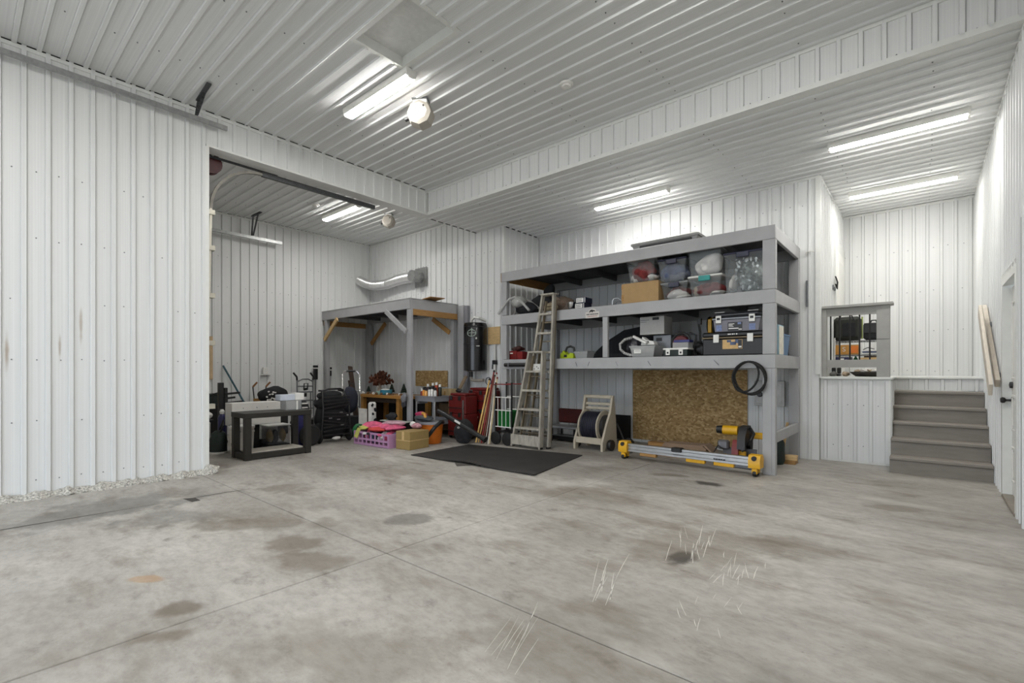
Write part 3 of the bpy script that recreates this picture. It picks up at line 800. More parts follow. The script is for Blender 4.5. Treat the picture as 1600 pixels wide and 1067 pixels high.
MB().blob((0, 0, .13), .25, .20, .15, .13, 5, 3, 0).build('blanket_roll', BLK_BR, t)
mb = MB(); mb.prism([(-.02, .0), (.30, .0), (.22, .12), (-.02, .26), (-.12, .28)], 'y', -.14, .16); mb.build('blanket_fold', mat('taupe_fabric', '77695f', .95, var=.2, bump=.3), t)
t = thing('patterned_cushion', 'beige flecked cushion on the upper deck seen through the stepladder', 'cushion', (-4.72, 6.47, z))
MB().blob((0, 0, .075), .14, .07, .075, .06, 6, 3, 0).build('cushion_body', mat('flecked_fabric', 'a79a80', .9, var=.45, scale=60), t)
MB().tube([(-.12, -.05, .075), (0, -.068, .08), (.12, -.05, .075)], .006, 6).build('piping', BLK_BR, t)
t = thing('metal_bowl', 'small shiny metal cup beside the two navy cartons', 'bowl', (-4.305, 6.47, z))
MB().lathe([(.035, 0), (.045, .01), (.066, .10), (.068, .115), (.062, .115), (.04, .02), (0, .015)], n=20).build('cup', CHROME, t)
MB().lathe([(.07, .112), (.072, .118), (.066, .12)], n=20).build('rim', ALU, t)
for k, lb in enumerate(('lower navy carton with white label on the upper deck', 'upper navy carton with white label stacked on the other')):
    t = thing('small_carton', lb, 'box', (-4.13 + k * .015, 6.55, z + k * .088), .04 * k, 'navy cartons on the upper deck')
    MB().box(-.085, -.11, 0, .085, .11, .086, .003).build('carton', mat('navy_card', '2a2f42', .5), t)
    MB().box(-.08, -.1125, .01, .05, -.1102, .078).build('label', WHITE, t)
    MB().box(.07, -.1125, .004, .08, -.1102, .082).build('stripe', WHITE, t)
    mb = MB(); 
    for q in range(4): mb.box(-.07, -.1140, .02 + q * .014, .02 + .01 * (q % 2), -.1126, .026 + q * .014)
    mb.build('print_lines', STEELG, t)
t = thing('cable_clamp', 'bent chrome tube handle lying beside the cardboard box on the upper deck', 'handle', (-3.52, 6.55, z))
MB().tube([(-.09, 0, .012), (-.09, 0, .08), (-.06, 0, .12), (0, .01, .12), (.08, .02, .06), (.12, .03, .013)], .012, 8).build('bent_tube', ALU, t)
MB().tube([(-.06, -.02, .01), (.02, -.02, .07), (.12, 0, .03)], .009, 8).build('clamp_arm', STEELG, t)

# ---- middle deck
z = D1 + .004
t = thing('tool_case', 'red portable tool case at the end of the middle deck', 'tool box', (-5.50, 6.60, z))
MB().box(-.165, -.12, 0, .03, .12, .15, .006).build('case_body', RED, t)
MB().box(.045, -.12, 0, .165, .12, .135, .006).build('side_bin', RED, t)
MB().blob((-.04, 0, .19), .12, .09, .05, .2, 3, 3, .15).build('piled_tools', mat('dark_red_tool', '3d1f1c', .5, var=.5, scale=30), t)
for q in (.04, .08): MB().box(-.15, -.1235, q, .015, -.1205, q + .006).build('drawer_line', BLK, t)
MB().box(-.11, -.126, .10, -.05, -.121, .12).build('latch', WHITE, t)
t = thing('small_canister', 'small grey canister beside the red tool case', 'canister', (-5.22, 6.56, z))
MB().lathe([(.05, 0), (.05, .11), (.04, .125), (0, .13)], n=18).build('body', STEELG, t); MB().lathe([(.03, .128), (.03, .145), (0, .146)], n=14).build('cap', BLK, t)
t = thing('jigsaw', 'lime and black power tool with loop handle on the middle deck', 'power tool', (-4.39, 6.52, z))
LIME = mat('lime_plastic', 'a4b61f', .45, var=.15)
MB().prism([(-.13, 0), (-.13, .07), (-.07, .13), (-.02, .07), (.04, .06), (.05, .09), (.12, .08), (.12, 0)], 'y', -.05, .05).build('body', LIME, t)
MB().tube([(-.07, 0, .10), (-.03, 0, .18), (.04, 0, .195), (.10, 0, .17), (.11, 0, .09)], .018, 8).build('handle', BLK, t)
MB().box(-.06, -.056, .02, .0, -.0505, .06, .004).build('badge', BLK, t)
t = thing('clear_tub', 'low grey translucent tub beside the lime power tool', 'tub', (-4.14, 6.60, z))
MB().tub(.24, .22, .10).build('tub_body', FROST, t); MB().box(-.125, -.115, .101, .125, .115, .115, .004).build('lid', GLID, t)
t = thing('black_tarp', 'black draped tarp bundle behind the short shelf post', 'tarp', (-3.60, 7.32, z))
MB().prism([(-.80, 0), (-.42, .30), (-.12, .46), (.16, .50), (.42, .36), (.60, .0)], 'y', -.20, .25).build('tarp_body', BLKC, t)
MB().blob((.10, -.14, .18), .36, .16, .20, .15, 6, 3, 0).build('tarp_fold', BLKC, t)
t = thing('vacuum_hose', 'pale grey corrugated hose looped by the frosted tub', 'hose', (-3.42, 6.62, z))
pts = [(.07, .05, .30), (-.02, 0, .27), (-.08, -.04, .20), (-.06, -.06, .12), (.02, -.08, .06), (.12, -.09, .03), (.22, -.09, .022)]
MB().tube(pts, .021, 10).build('hose', mat('pale_hose', 'b6b4b0', .5), t)
mb = MB()
for a, b in zip(pts, pts[1:]):
    for f in (.2, .5, .8):
        p = Vector(a).lerp(Vector(b), f); dd = (Vector(b) - Vector(a)).normalized() * .004
        mb.cyl(p - dd, p + dd, .0235, n=10)
mb.build('ribs', STEELG, t)
t = thing('faceted_canister', 'dark faceted canister beside the pale vacuum hose', 'canister', (-3.40, 6.86, z))
MB().lathe([(.10, 0), (.13, .10), (.12, .24), (.08, .30), (0, .31)], n=8).build('canister_body', mat('smoke_plastic', '3a3a40', .2, var=.5, scale=20), t)
MB().cyl((0, 0, .31), (0, 0, .35), .05, n=12).build('cap', BLK, t)
t = thing('frosted_tub', 'frosted grey tub with white label under the white appliance box', 'tub', (-3.08, 6.62, z))
MB().tub(.38, .34, .16, .01, .84, .02).build('tub_body', FROST, t)
MB().blob((0, 0, .09), .14, .12, .07, .1, 2, 3, .02).build('contents', mat('grey_mix', '8c8a86', .8, var=.4, scale=20), t)
MB().box(-.13, -.163, .05, -.02, -.153, .13).build('label', WHITE, t)
MB().box(-.115, -.1645, .085, -.035, -.1635, .09).build('label_print', STEELG, t)
t = thing('floor_tool', 'white angled vacuum floor head lying across the frosted tub', 'vacuum head', (-3.09, 6.60, z + .175))
mb = MB(); mb.bar((-.16, -.08, .13), (.06, -.10, .02), .06, .035, bev=.008); mb.build('nozzle', WHITE, t)
MB().prism([(-.06, .0), (.15, .0), (.13, .05), (.08, .06), (.02, .07), (-.04, .12)], 'y', -.04, .08).build('head', WHITE, t)
MB().box(.0, -.042, .03, .06, -.0395, .055).build('dark_slot', BLK, t)
t = thing('grey_recorder', 'small grey boxy appliance behind the white vacuum head', 'appliance', (-2.95, 6.94, z + .0))
MB().box(-.14, -.10, 0, .14, .10, .33, .008).build('case', STEELG, t)
MB().box(-.09, -.104, .24, .0, -.1, .29).build('window', BLK, t)
t = thing('appliance_box', 'tall white cardboard carton stacked above the frosted tub', 'box', (-3.05, 6.87, z + .338))
MB().box(-.20, -.14, 0, .18, .16, .265, .004).build('carton', mat('white_card', 'bdbcb8', .7, var=.04), t)
MB().box(-.19, -.1425, .21, -.05, -.1402, .22).build('print_line', STEELG, t); MB().box(-.19, -.1425, .185, -.09, -.1402, .192).build('print_line', STEELG, t)
MB().box(0, -.1425, .21, .10, -.1402, .25).build('print_block', BLK, t)
t = thing('hose_drum', 'dark red round reel with black rim on the middle deck', 'reel', (-2.63, 6.77, z))
Mx = Matrix.Rotation(PI / 2, 4, 'X')
MB().lathe([(0, -.05), (.11, -.05), (.12, -.03), (.12, .03), (.11, .05), (0, .05)], (0, 0, .18), 24, Mx).build('drum', mat('dark_red', '5e1a1d', .5), t)
MB().tube([(.135 * math.cos(a), -.02, .18 + .155 * math.sin(a)) for a in [2 * PI * k / 20 for k in range(20)]], .018, 8, True).build('rim', BLK, t)
MB().box(-.10, -.07, 0, .10, .07, .05, .006).build('foot', RED, t)
t = thing('latched_case', 'low black case with white lid and two white latches', 'case', (-2.585, 6.53, z))
MB().box(-.165, -.10, 0, .165, .10, .085, .006).build('case_body', DGREEN, t)
MB().box(-.175, -.11, .086, .175, .11, .112, .006).build('lid', WHITE, t)
for x in (-.10, .08):
    MB().box(x - .03, -.118, .015, x + .03, -.1105, .09, .003).build('latch', WHITE, t); MB().box(x - .012, -.1195, .035, x + .012, -.1185, .06).build('latch_slot', BLK, t)
t = thing('parts_organizer', 'small clear organizer with blue top on the white case lid', 'organizer', (-2.56, 6.60, z + .116))
MB().box(-.10, -.08, 0, .12, .08, .075, .004).build('organizer_body', FROST, t); MB().box(-.09, -.07, .076, .13, .08, .11, .004).build('blue_top', mat('blue_plastic', '2d3170', .4), t)
t = thing('black_tripod', 'black jointed clamp arms and brackets beside the big black tool chest', 'clamp', (-2.40, 6.78, z))
mb = MB()
for P in ([(-.03, 0, 0), (-.03, 0, .30), (-.10, -.02, .33), (-.17, -.02, .31)], [(.03, .03, 0), (.02, .02, .34), (.0, 0, .50)], [(-.07, .0, .0), (-.05, .0, .2), (.05, 0, .2)]):
    mb.tube(P, .016, 8)
mb.build('arms', BLK, t)
MB().blob((.02, .02, .10), .09, .07, .10, .2, 7, 3, 0).build('clamp_body', BLK, t)
MB().box(-.06, -.05, .0, .06, .07, .025, .005).build('base', BLK, t); MB().box(-.0, -.03, .44, .05, .01, .53, .006).build('head', BLK, t)
t = thing('tool_chest', 'large black tool chest with picture label at the end of the middle deck', 'tool box', (-1.87, 6.70, z))
MB().box(-.37, -.21, 0, .37, .20, .215, .012).build('chest_body', BLK, t)
MB().box(-.378, -.222, .218, .368, .215, .235, .004).build('lid_edge', mat('tan_edge', '7c6e56', .5), t)
MB().box(-.375, -.215, .236, .375, .205, .30, .018).build('lid', BLK, t)
for x in (-.19, .22): MB().box(x - .035, -.236, .165, x + .035, -.2255, .27, .004).build('latch', WHITE, t)
MB().box(-.115, -.2135, .08, .125, -.2105, .20).build('picture_label', mat('label_tan', 'c9a56b', .5, var=.15, scale=20), t)
mb = MB()
for (x, zz, w, h) in ((-.06, .165, .05, .03), (-.02, .13, .07, .04), (.04, .15, .04, .05)): mb.box(x, -.2155, zz, x + w, -.2136, zz + h)
mb.build('label_picture', mat('label_blue', '43506e', .5, var=.5, scale=30), t)
MB().box(.075, -.2155, .085, .12, -.2136, .195).build('label_panel', BLK, t); MB().box(.08, -.217, .095, .115, -.2156, .115).build('label_text', WHITE, t)
mb = MB()
for k, w in enumerate((.022, .014, .018, .01, .016)): mb.box(-.05 + k * .025, -.2185, .262, -.05 + k * .025 + w, -.2155, .276)
mb.build('lid_lettering', WHITE, t)
t = thing('tool_box', 'grey tool box with clear lid and white latches on the black tool chest', 'tool box', (-1.83, 6.66, z + .305))
MB().prism([(-.25, 0), (.27, 0), (.29, .15), (-.27, .15)], 'y', -.17, .15).build('box_body', mat('box_grey', '6f6e76', .45), t)
MB().box(-.285, -.185, .152, .305, .165, .178, .006).build('rim', STEELG, t)
MB().box(-.27, -.175, .18, .29, .155, .25, .03).build('lid', mat('dark_lid', '3c3c40', .35, var=.1), t)
for x in (-.20, .20):
    MB().box(x - .035, -.1965, .11, x + .035, -.1855, .205, .004).build('latch', WHITE, t); MB().box(x - .02, -.1985, .15, x + .02, -.197, .18).build('latch_mark', BLK, t)
    MB().box(x - .06, -.15, .2505, x + .06, -.12, .258).build('lid_strip', WHITE, t)
    MB().box(x - .035, -.1735, .01, x + .035, -.1715, .085).build('blue_sticker', mat('sticker_blue', '6f7fa8', .5, var=.3, scale=40), t)
MB().box(-.09, -.1735, .005, .085, -.1712, .115).build('front_label', BLK, t)
mb = MB()
for (x, zz, w, h) in ((-.08, .09, .07, .008), (-.08, .074, .05, .008), (-.08, .058, .06, .006), (-.08, .03, .12, .012), (.04, .016, .04, .012)): mb.box(x, -.1755, zz, x + w, -.1736, zz + h)
mb.build('label_lettering', WHITE, t)
MB().box(.03, -.1755, .085, .07, -.1736, .11).build('label_mark', mat('sticker_blue', '6f7fa8'), t)
t = thing('cable_reel', 'yellow and black cable reel leaning on the grey tool box', 'reel', (-2.28, 7.02, z))
My = Matrix.Rotation(PI / 2, 4, 'Y') @ Matrix.Rotation(.0, 4, 'X')
MB().box(-.06, -.06, 0, .06, .06, .30, .01).build('stand', BLK, t)
MB().lathe([(.03, -.045), (.13, -.045), (.13, -.03), (.07, -.02), (.07, .02), (.13, .03), (.13, .045), (.03, .045)], (0, 0, .44), 20, My).build('spool', BLK, t)
MB().lathe([(.07, -.018), (.115, -.018), (.115, .018), (.07, .018)], (0, 0, .44), 20, My).build('yellow_cord', YEL, t)
MB().box(-.02, -.15, .33, .03, -.11, .52, .006).build('handle', YEL, t)
t = thing('blue_tote', 'blue plastic tote behind the end post of the middle deck', 'tote', (-1.52, 7.2, z))
MB().tub(.26, .40, .28).build('tote_body', mat('blue_tote', '5b7a9c', .45, var=.1), t)
MB().blob((0, -.05, .26), .10, .15, .07, .2, 2, 3).build('contents', CWHT, t)
t = thing('pale_blue_box', 'pale blue and cream printed carton standing at the shelf end', 'box', (-1.43, 6.74, z), 0)
MB().box(-.06, -.12, 0, .07, .13, .37, .003).build('carton', mat('pale_blue_card', '9fc0cc', .6, var=.12, scale=10), t)
MB().box(.0705, -.115, .005, .0725, .125, .355).build('cream_side', mat('cream_print', 'd8d3c4', .6, var=.15, scale=14), t)
MB().box(-.03, -.1225, .10, .03, -.1202, .14).build('print_mark', NAVY, t)
t = thing('black_pipe', 'black pipe strapped along the front beam beside the stepladder', 'pipe', (-5.3, SY0 - .036, 1.352))
MB().cyl((-.30, 0, 0), (.30, 0, 0), .034, n=14).build('pipe', BLK, t)
for x in (-.2, .2): MB().box(x - .015, -.037, -.036, x + .015, .035, .037, .004).build('strap', STEELG, t)

# cable coil hung on the front beam
t = thing('cable_coil', 'black cable coil hanging on the front beam above the mitre saw', 'cable', (-1.62, SY0 - .01, 1.36))
MB().cyl((0, .009, .0), (0, -.10, .012), .006, n=8).build('hanging_nail', STEELG, t)
def loop(rx, rz, ph, dy, cx=0, tilt=0): return [(cx + rx * math.sin(a) + tilt * math.cos(a), -.045 + dy * math.sin(a + ph), -rz + rz * math.cos(a)) for a in [2 * PI * k / 32 for k in range(32)]]
MB().tube(loop(.185, .195, .4, .02), .0125, 8, True).build('cable_loop', BLKM, t)
MB().tube(loop(.14, .185, 2, .02, -.035, .03), .0125, 8, True).build('cable_loop', BLKM, t)
MB().tube(loop(.175, .20, 3.5, .015, .006, -.02), .0125, 8, True).build('cable_loop', BLKM, t)

# strand board, electric panel, things under the shelf
t = tag(MB().box(-.94, -.011, .05, .94, 0, 1.262, .002).build('strand_board', OSB), 'large strand board sheet standing against the wall under the shelf', 'board', (-2.98, YB - .028, 0))
t = thing('electric_panel', 'white electric panel box on the wall behind the front post', 'electric panel', (-1.73, YB - .028, .9))
MB().box(-.20, -.07, -.17, .20, 0, .20, .004).build('cabinet', mat('panel_grey', 'b4b4b2', .45), t); MB().box(-.17, -.078, -.14, .17, -.0705, .17, .004).build('panel_door', mat('panel_grey', 'b4b4b2'), t)
MB().lathe([(.04, 0), (.04, .01), (.03, .02), (0, .022)], (-.12, -.079, .0), 16, Matrix.Rotation(PI / 2, 4, 'X')).build('meter_dial', BLK, t)
t = tag(MB().box(-.22, -.02, .02, .22, 0, .46, .004).build('black_board', BLKM), 'plain black panel leaning on the wall beside the hose reel', 'panel', (-4.16, 7.80, 0))
# hose reel cart
t = thing('hose_reel_cart', 'beige plastic hose reel cart with dark hose on its drum', 'hose reel', (-4.02, 6.66, 0), .0)
BEI = mat('beige_plastic', 'b3aa98', .5, var=.06)
for s in (-1, 1):
    MB().prism([(-.16, 0), (-.16, .13), (-.02, .42), (.10, .60), (.16, .85), (.20, .85), (.26, .45), (.30, 0), (.22, 0), (.10, .16), (-.02, .16), (-.08, 0)], 'x', s * .25 - .018, s * .25 + .018).build('side_frame', BEI, t)
MB().box(-.23, -.155, .10, .23, -.115, .20, .008).build('front_bar', BEI, t)
MB().box(-.25, .145, .80, .25, .205, .855, .012).build('handle_bar', BEI, t); MB().box(-.23, .15, .69, .23, .19, .735, .008).build('handle_bar', BEI, t); MB().box(-.23, .15, .62, .23, .185, .665, .008).build('handle_bar', BEI, t)
Ry = Matrix.Rotation(PI / 2, 4, 'Y')
for s in (-1, 1): MB().lathe([(.05, -.012), (.255, -.012), (.265, 0), (.255, .012), (.05, .012)], (s * .165, .07, .36), 28, Ry).build('drum_flange', BEI, t)
mb = MB(); 
for k in range(9):
    x = -.135 + k * .034
    mb.tube([(x, .07 + .22 * math.cos(a), .36 + .22 * math.sin(a)) for a in [2 * PI * q / 24 for q in range(24)]], .018, 6, True)
mb.build('hose', mat('navy_hose', '1d1e2c', .5, var=.2), t)
MB().cyl((-.23, .07, .36), (.23, .07, .36), .19, n=24).build('drum_core', BLK, t)
for s in (-1, 1): MB().lathe([(.03, -.03), (.08, -.03), (.085, -.02), (.085, .02), (.08, .03), (.03, .03)], (s * .31, .02, .086), 20, Ry).build('wheel', BLK, t)
# red bench seat / barrow
t = thing('red_seat_cart', 'dark red seat with grey tray on a low cart behind the ladders', 'cart', (-4.80, 7.15, 0))
MB().box(-.34, .14, .30, .26, .18, .56, .02).build('seat_back', mat('dark_red_vinyl', '4c1512', .5, var=.15), t)
MB().box(-.32, -.22, .235, .28, .13, .27, .015).build('tray', GLID, t)
for x in (-.26, .22):
    for y in (-.17, .14): MB().box(x - .015, y - .015, .0, x + .015, y + .015, .234).build('leg', BLK, t)
MB().box(-.30, -.19, .10, .26, -.165, .12).build('rail', STEELG, t)
MB().box(-.28, -.14, .02, .24, .12, .10, .01).build('low_box', BLK, t)
# stepladders leaning on the shelf
def ladder(name, label, base, H, wb, wt, rungs, lean, m, stain, spread=.11, rail=.068):
    """closed stepladder; front rails with treads, rear rails close behind"""
    t = thing(name, label, 'ladder', base, 0)
    def P(f, side, back=0.0):
        w = wb + (wt - wb) * f
        return (side * w / 2 + lean[0] * f, lean[1] * f + back, H * f)
    for s in (-1, 1):
        mb = MB(); mb.bar(P(.0, s), P(1, s), .034, rail, up=(0, 1, 0), bev=.003); mb.build('front_rail', m, t)
        mb = MB(); mb.bar(P(.03, s * .82, spread), P(.965, s * .82, spread * .7), .025, .05, up=(0, 1, 0), bev=.003); mb.build('rear_rail', stain, t)
    for k in range(1, rungs):
        f = k / rungs
        a, b = Vector(P(f, -1)), Vector(P(f, 1))
        mb = MB(); mb.bar(a + Vector((.014, 0, 0)), b - Vector((.014, 0, 0)), .085, .034, bev=.003); mb.build('tread', m, t)
        mb = MB(); a, b = Vector(P(f - .05, -.82, spread)), Vector(P(f - .05, .82, spread)); mb.bar(a, b, .02, .02); mb.build('rear_rung', stain, t)
    a, b = Vector(P(1, -1)), Vector(P(1, 1)); c = (a + b) / 2
    MB().box(a.x - .02, c.y - .05, H - .01, b.x + .02, c.y + spread * .9, H + .018, .006).build('top_cap', m, t)
    for f in (.28, .55):
        mb = MB(); mb.bar(P(f, .9, .01), P(f + .09, .8, spread), .004, .02, up=(1, 0, 0)); mb.build('spreader', ALU, t)
    for s in (-1, 1):
        p = P(0, s); MB().box(p[0] - .02, p[1] - .04, -.0, p[0] + .02, p[1] + .04, .03, .004).build('foot', BLKM, t)
    return t
PAINT = mat('worn_ladder_paint', 'a29d92', .6, var=.28, scale=26, stretch=(1, 1, .25)); PAINT2 = mat('stained_ladder', '7f735f', .65, var=.4, scale=18, stretch=(1, 1, .25))
ladder('stepladder', 'tall grey paint-stained stepladder leaning on the big shelf', (-4.84, 6.20, 0.0), 2.47, .56, .22, 8, (.26, .03), PAINT, PAINT2)
ld2 = ladder('stepladder', 'short paint-spattered stepladder folded in front of the tall one', (-4.88, 6.03, 0.012), 1.53, .58, .27, 5, (.19, .03), PAINT, PAINT2, .10, .095)
MB().box(-.30, -.045, .035, .30, -.025, .20, .004).build('kick_board', PAINT, ld2)
t = thing('paint_tray', 'white spotted paint tray hung inside the short stepladder', 'tray', (-4.80, 6.165, 1.30))
mb = MB(); mb.box(-.10, 0, -.05, .10, .03, .06, .004); mb.build('tray_body', WHITE, t)
mb = MB()
for x, zz in ((-.06, .02), (-.02, -.02), (.03, .015), (.06, -.01)): mb.blob((x, -.001, zz), .012, .003, .01, .1, 1, 1)
mb.build('paint_spots', BLK, t)
# mitre saw stand
t = thing('saw_stand', 'folded mitre saw stand with long aluminium rail and yellow ends', 'saw stand', (-2.38, 6.22, 0), -.02)
MB().prism([(-.035, .115), (.035, .115), (.035, .14), (.022, .15), (.022, .185), (.035, .195), (.035, .222), (-.035, .222), (-.035, .195), (-.022, .185), (-.022, .15), (-.035, .14)], 'x', -.82, .84).build('rail', ALU, t, smooth=False)
for s in (-1, 1):
    x = s * .86
    MB().prism([(-.07, .10), (.08, .10), (.09, .20), (.05, .255), (-.05, .25), (-.08, .19)], 'x', x - .065, x + .065).build('end_housing', YEL, t)
    MB().box(x - .03, -.06, .03, x + .03, -.01, .10, .006).build('foot_leg', YEL, t); MB().box(x - .03, .03, .03, x + .03, .08, .10, .006).build('foot_leg', YEL, t)
    for y in (-.035, .055): MB().lathe([(0, -.02), (.034, -.02), (.038, 0), (.034, .02), (0, .02)], (x, y, .038), 14, Ry).build('wheel', BLK, t)
    MB().cyl((x, -.085, .215), (x, -.055, .215), .028, n=12).build('knob', BLK, t)
mb = MB().box(-.16, -.055, .18, -.02, .05, .235, .01); mb.build('clamp', BLK, t)
for x in (-.5, .15, .5): MB().box(x - .12, -.03, .07, x + .12, .03, .113, .004).build('folded_leg', YEL if x > 0 else WOOD, t)
mb = MB()
for k in range(5): mb.box(.38 + k * .03, -.0365, .145 + .004 * (k % 2), .40 + k * .03, -.0225, .158)
mb.build('rail_print', BLK, t)
t = thing('mitre_saw', 'yellow and black sliding mitre saw on the floor beside the front post', 'saw', (-1.82, 6.75, 0))
MB().box(-.27, -.20, 0, .20, .22, .09, .012).build('base', STEELG, t)
MB().lathe([(.0, .091), (.19, .091), (.19, .12), (0, .12)], (-.05, 0, 0), 28).build('turntable', ALU, t)
MB().box(-.26, .06, .121, .16, .09, .22, .005).build('fence', mat('saw_grey', '77767a', .5, .5), t)
MB().lathe([(0, -.012), (.15, -.012), (.155, 0), (.15, .012), (0, .012)], (.02, .0, .33), 30, Ry @ Matrix.Identity(4)).build('blade', STEELG, t)
MB().prism([(-.20, .24), (-.18, .40), (-.08, .52), (.08, .53), (.17, .44), (.20, .28), (.16, .16), (.10, .20), (.02, .34), (-.10, .30)], 'x', -.01, .085).build('blade_guard', BLK, t)
MB().cyl((-.24, .02, .455), (-.05, .02, .455), .062, n=20).build('motor', YEL, t); MB().cyl((-.32, .02, .455), (-.24, .02, .455), .05, .058, n=20).build('motor_cap', BLK, t)
MB().prism([(-.12, .12), (.02, .12), (.04, .30), (-.04, .34), (-.10, .26)], 'x', -.10, -.02).build('red_guard', RED, t)
MB().tube([(.10, -.0, .50), (.16, -.07, .44), (.14, -.12, .36), (.10, -.10, .30)], .02, 8).build('handle', BLK, t)
MB().box(.10, .05, .36, .36, .14, .44, .015).build('rail_arm', YEL, t)
MB().box(-.30, -.05, .20, -.16, .05, .32, .02).build('gear_case', mat('saw_grey', '77767a'), t)
MB().tube([(-.2, -.1, .21), (-.26, -.14, .26), (-.31, -.16, .16), (-.30, -.18, .02)], .009, 6).build('power_cord', BLK, t)
MB().box(-.06, -.06, .121, .06, -.02, .20, .008).build('clamp_yellow', YEL, t)
# loose planks and boxes on the floor by the strand board
for i, (x0, x1, y, zz, h, w, m_, lb) in enumerate([(-3.42, -2.62, 7.42, 0, .10, .12, WOOD, 'thick amber timber lying nearest the strand board'),
        (-3.62, -2.5, 7.15, 0, .07, .10, WOOD2, 'pale plank on the floor behind the saw stand'),
        (-3.30, -2.75, 7.18, .074, .055, .12, WOOD, 'short amber timber stacked on the pale plank')]):
    t = tag(MB().box(-(x1 - x0) / 2, -w / 2, 0, (x1 - x0) / 2, w / 2, h, .005).build('timber', m_), lb, 'timber', ((x0 + x1) / 2, y, zz), -.03 + .03 * i, 'loose timber under the shelf')
t = thing('cardboard_flap', 'open flat cardboard carton lying beside the mitre saw', 'box', (-2.62, 6.88, 0))
MB().prism([(-.36, 0), (.30, 0), (.34, .16), (.28, .21), (-.26, .20), (-.32, .12)], 'y', -.13, .13).build('carton', mat('brown_card', '8d7763', .8, var=.1), t)
MB().prism([(.20, .2), (.30, .205), (.40, .12), (.42, .13), (.31, .225)], 'y', -.12, .12).build('flap', mat('brown_card', '8d7763'), t)
t = thing('trimmer_wheel', 'black wheeled edger lying at the yellow end of the saw stand', 'edger', (-3.42, 6.62, 0))
MB().lathe([(.02, -.025), (.085, -.025), (.09, 0), (.085, .025), (.02, .025)], (0, 0, .09), 20, Ry).build('wheel', BLKM, t)
MB().tube([(.0, .0, .12), (-.06, .04, .20), (-.16, .10, .34), (-.24, .16, .42)], .013, 8).build('shaft', BLK, t)
MB().blob((.03, .03, .17), .07, .06, .06, .15, 3, 3).build('motor_head', BLK, t)
MB().box(-.04, .03, 0, .05, .12, .06, .01).build('skid', STEELG, t)
# green sack, block, stick at the post
t = thing('green_sack', 'dark green canister bag standing behind the front post', 'bag', (-1.53, 7.22, 0))
MB().lathe([(.10, 0), (.12, .05), (.115, .28), (.08, .36), (0, .40)], n=18).build('bag_body', DGREEN, t); MB().lathe([(.03, .39), (.03, .45), (0, .46)], n=12).build('cap', STEELG, t)
for k, lb in enumerate(('lower pine offcut block on the floor behind the front post', 'upper pine offcut block on top of the other')):
    tag(MB().box(-.075, -.09, 0, .075, .09, .052, .004).build('wood_block', WOOD2 if k else WOOD), lb, 'wood block', (-1.375 + .008 * k, 7.36, k * .054), .1 * k, 'pine offcuts')
mb = MB(); mb.bar((0, 0, .0), (.05, .13, .52), .03, .018); tag(mb.build('wood_stake', WOOD2), 'thin pine stake leaning behind the pine blocks', 'stake', (-1.52, 7.55, .0))
# ---------------------------------------------------------------- small timber stand in the rear corner of the side bay
OX, OY = -8.82, 6.1
ws = thing('timber_stand', 'grey timber stand with bare wood braces in the corner of the side bay', 'shelf', (OX, OY, 0))
O2 = (OX, OY, 0)
def wsp(name, *b, m=GREYP): return MB().box(*b, .004).build(name, m, ws, O2)
A0, A1, B0, B1, T = XW + .03, -7.20, 5.48, 6.70, 2.58
wsp('front_beam', A0, B0, T - .185, A1, B0 + .04, T)
wsp('side_beam', A1 - .04, B0 + .042, T - .185, A1, B1, T)
wsp('rear_beam', A0, B1 - .04, T - .185, A1 - .042, B1, T)
wsp('wall_beam', A0, B0 + .042, T - .30, A0 + .04, B1 - .05, T - .19, m=WOOD)
wsp('deck', A0, B0 - .005, T + .001, A1 + .006, B1, T + .018)
wsp('raw_rail', A1 - .001, B0 + .06, T - .30, A1 + .038, B1 - .06, T - .186, m=WOOD)
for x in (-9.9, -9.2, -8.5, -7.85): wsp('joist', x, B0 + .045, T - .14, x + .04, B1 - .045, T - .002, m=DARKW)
wsp('post', -7.29, B0 + .001, 0, A1 + .03, B0 + .058, T - .19)
wsp('post', A0 + .10, B0 + .003, 0, A0 + .20, B0 + .09, T - .19)
wsp('post', -7.33, B1 - .10, 0, A1 - .04, B1, T - .19)
wsp('post', A0 + .03, B1 - .11, 0, A0 + .19, B1 - .015, T - .19)
def brace(p0, p1, m, w=.09): 
    mb = MB(); mb.bar(p0, p1, .038, w, up=(0, 0, 1), bev=.003); mb.build('brace', m, ws, O2)
brace((-10.28, B0 - .02, 1.94), (-9.72, B0 - .02, 2.38), WOOD2)
brace((-7.92, B0 - .02, 2.40), (-7.27, B0 - .02, 1.97), GREYP)
brace((-10.20, B1 - .08, 1.90), (-9.62, B1 - .08, 2.36), WOOD)
brace((-7.30, B1 - .15, 2.02), (-7.82, B1 - .15, 2.33), WOOD)
wp = thing('wall_post', 'tall grey double post standing on the wall beside the timber stand', 'post', (-7.03, 6.70, 0))
MB().box(-.14, -.045, 0, .02, .055, 2.56, .004).build('post_board', GREYP, wp); MB().box(.022, -.02, 0, .11, .055, 2.55, .004).build('post_board', mat('grey_paint_shade', '86868b', .55, var=.06), wp)
tag(MB().prism([(-.38, 0), (.40, .03), (.40, .042), (-.38, .012)], 'y', -.16, .16).build('loose_plank', WOOD), 'thin bare plank lying crooked on top of the timber stand', 'plank', (-7.40, 6.05, T + .021), -.15)
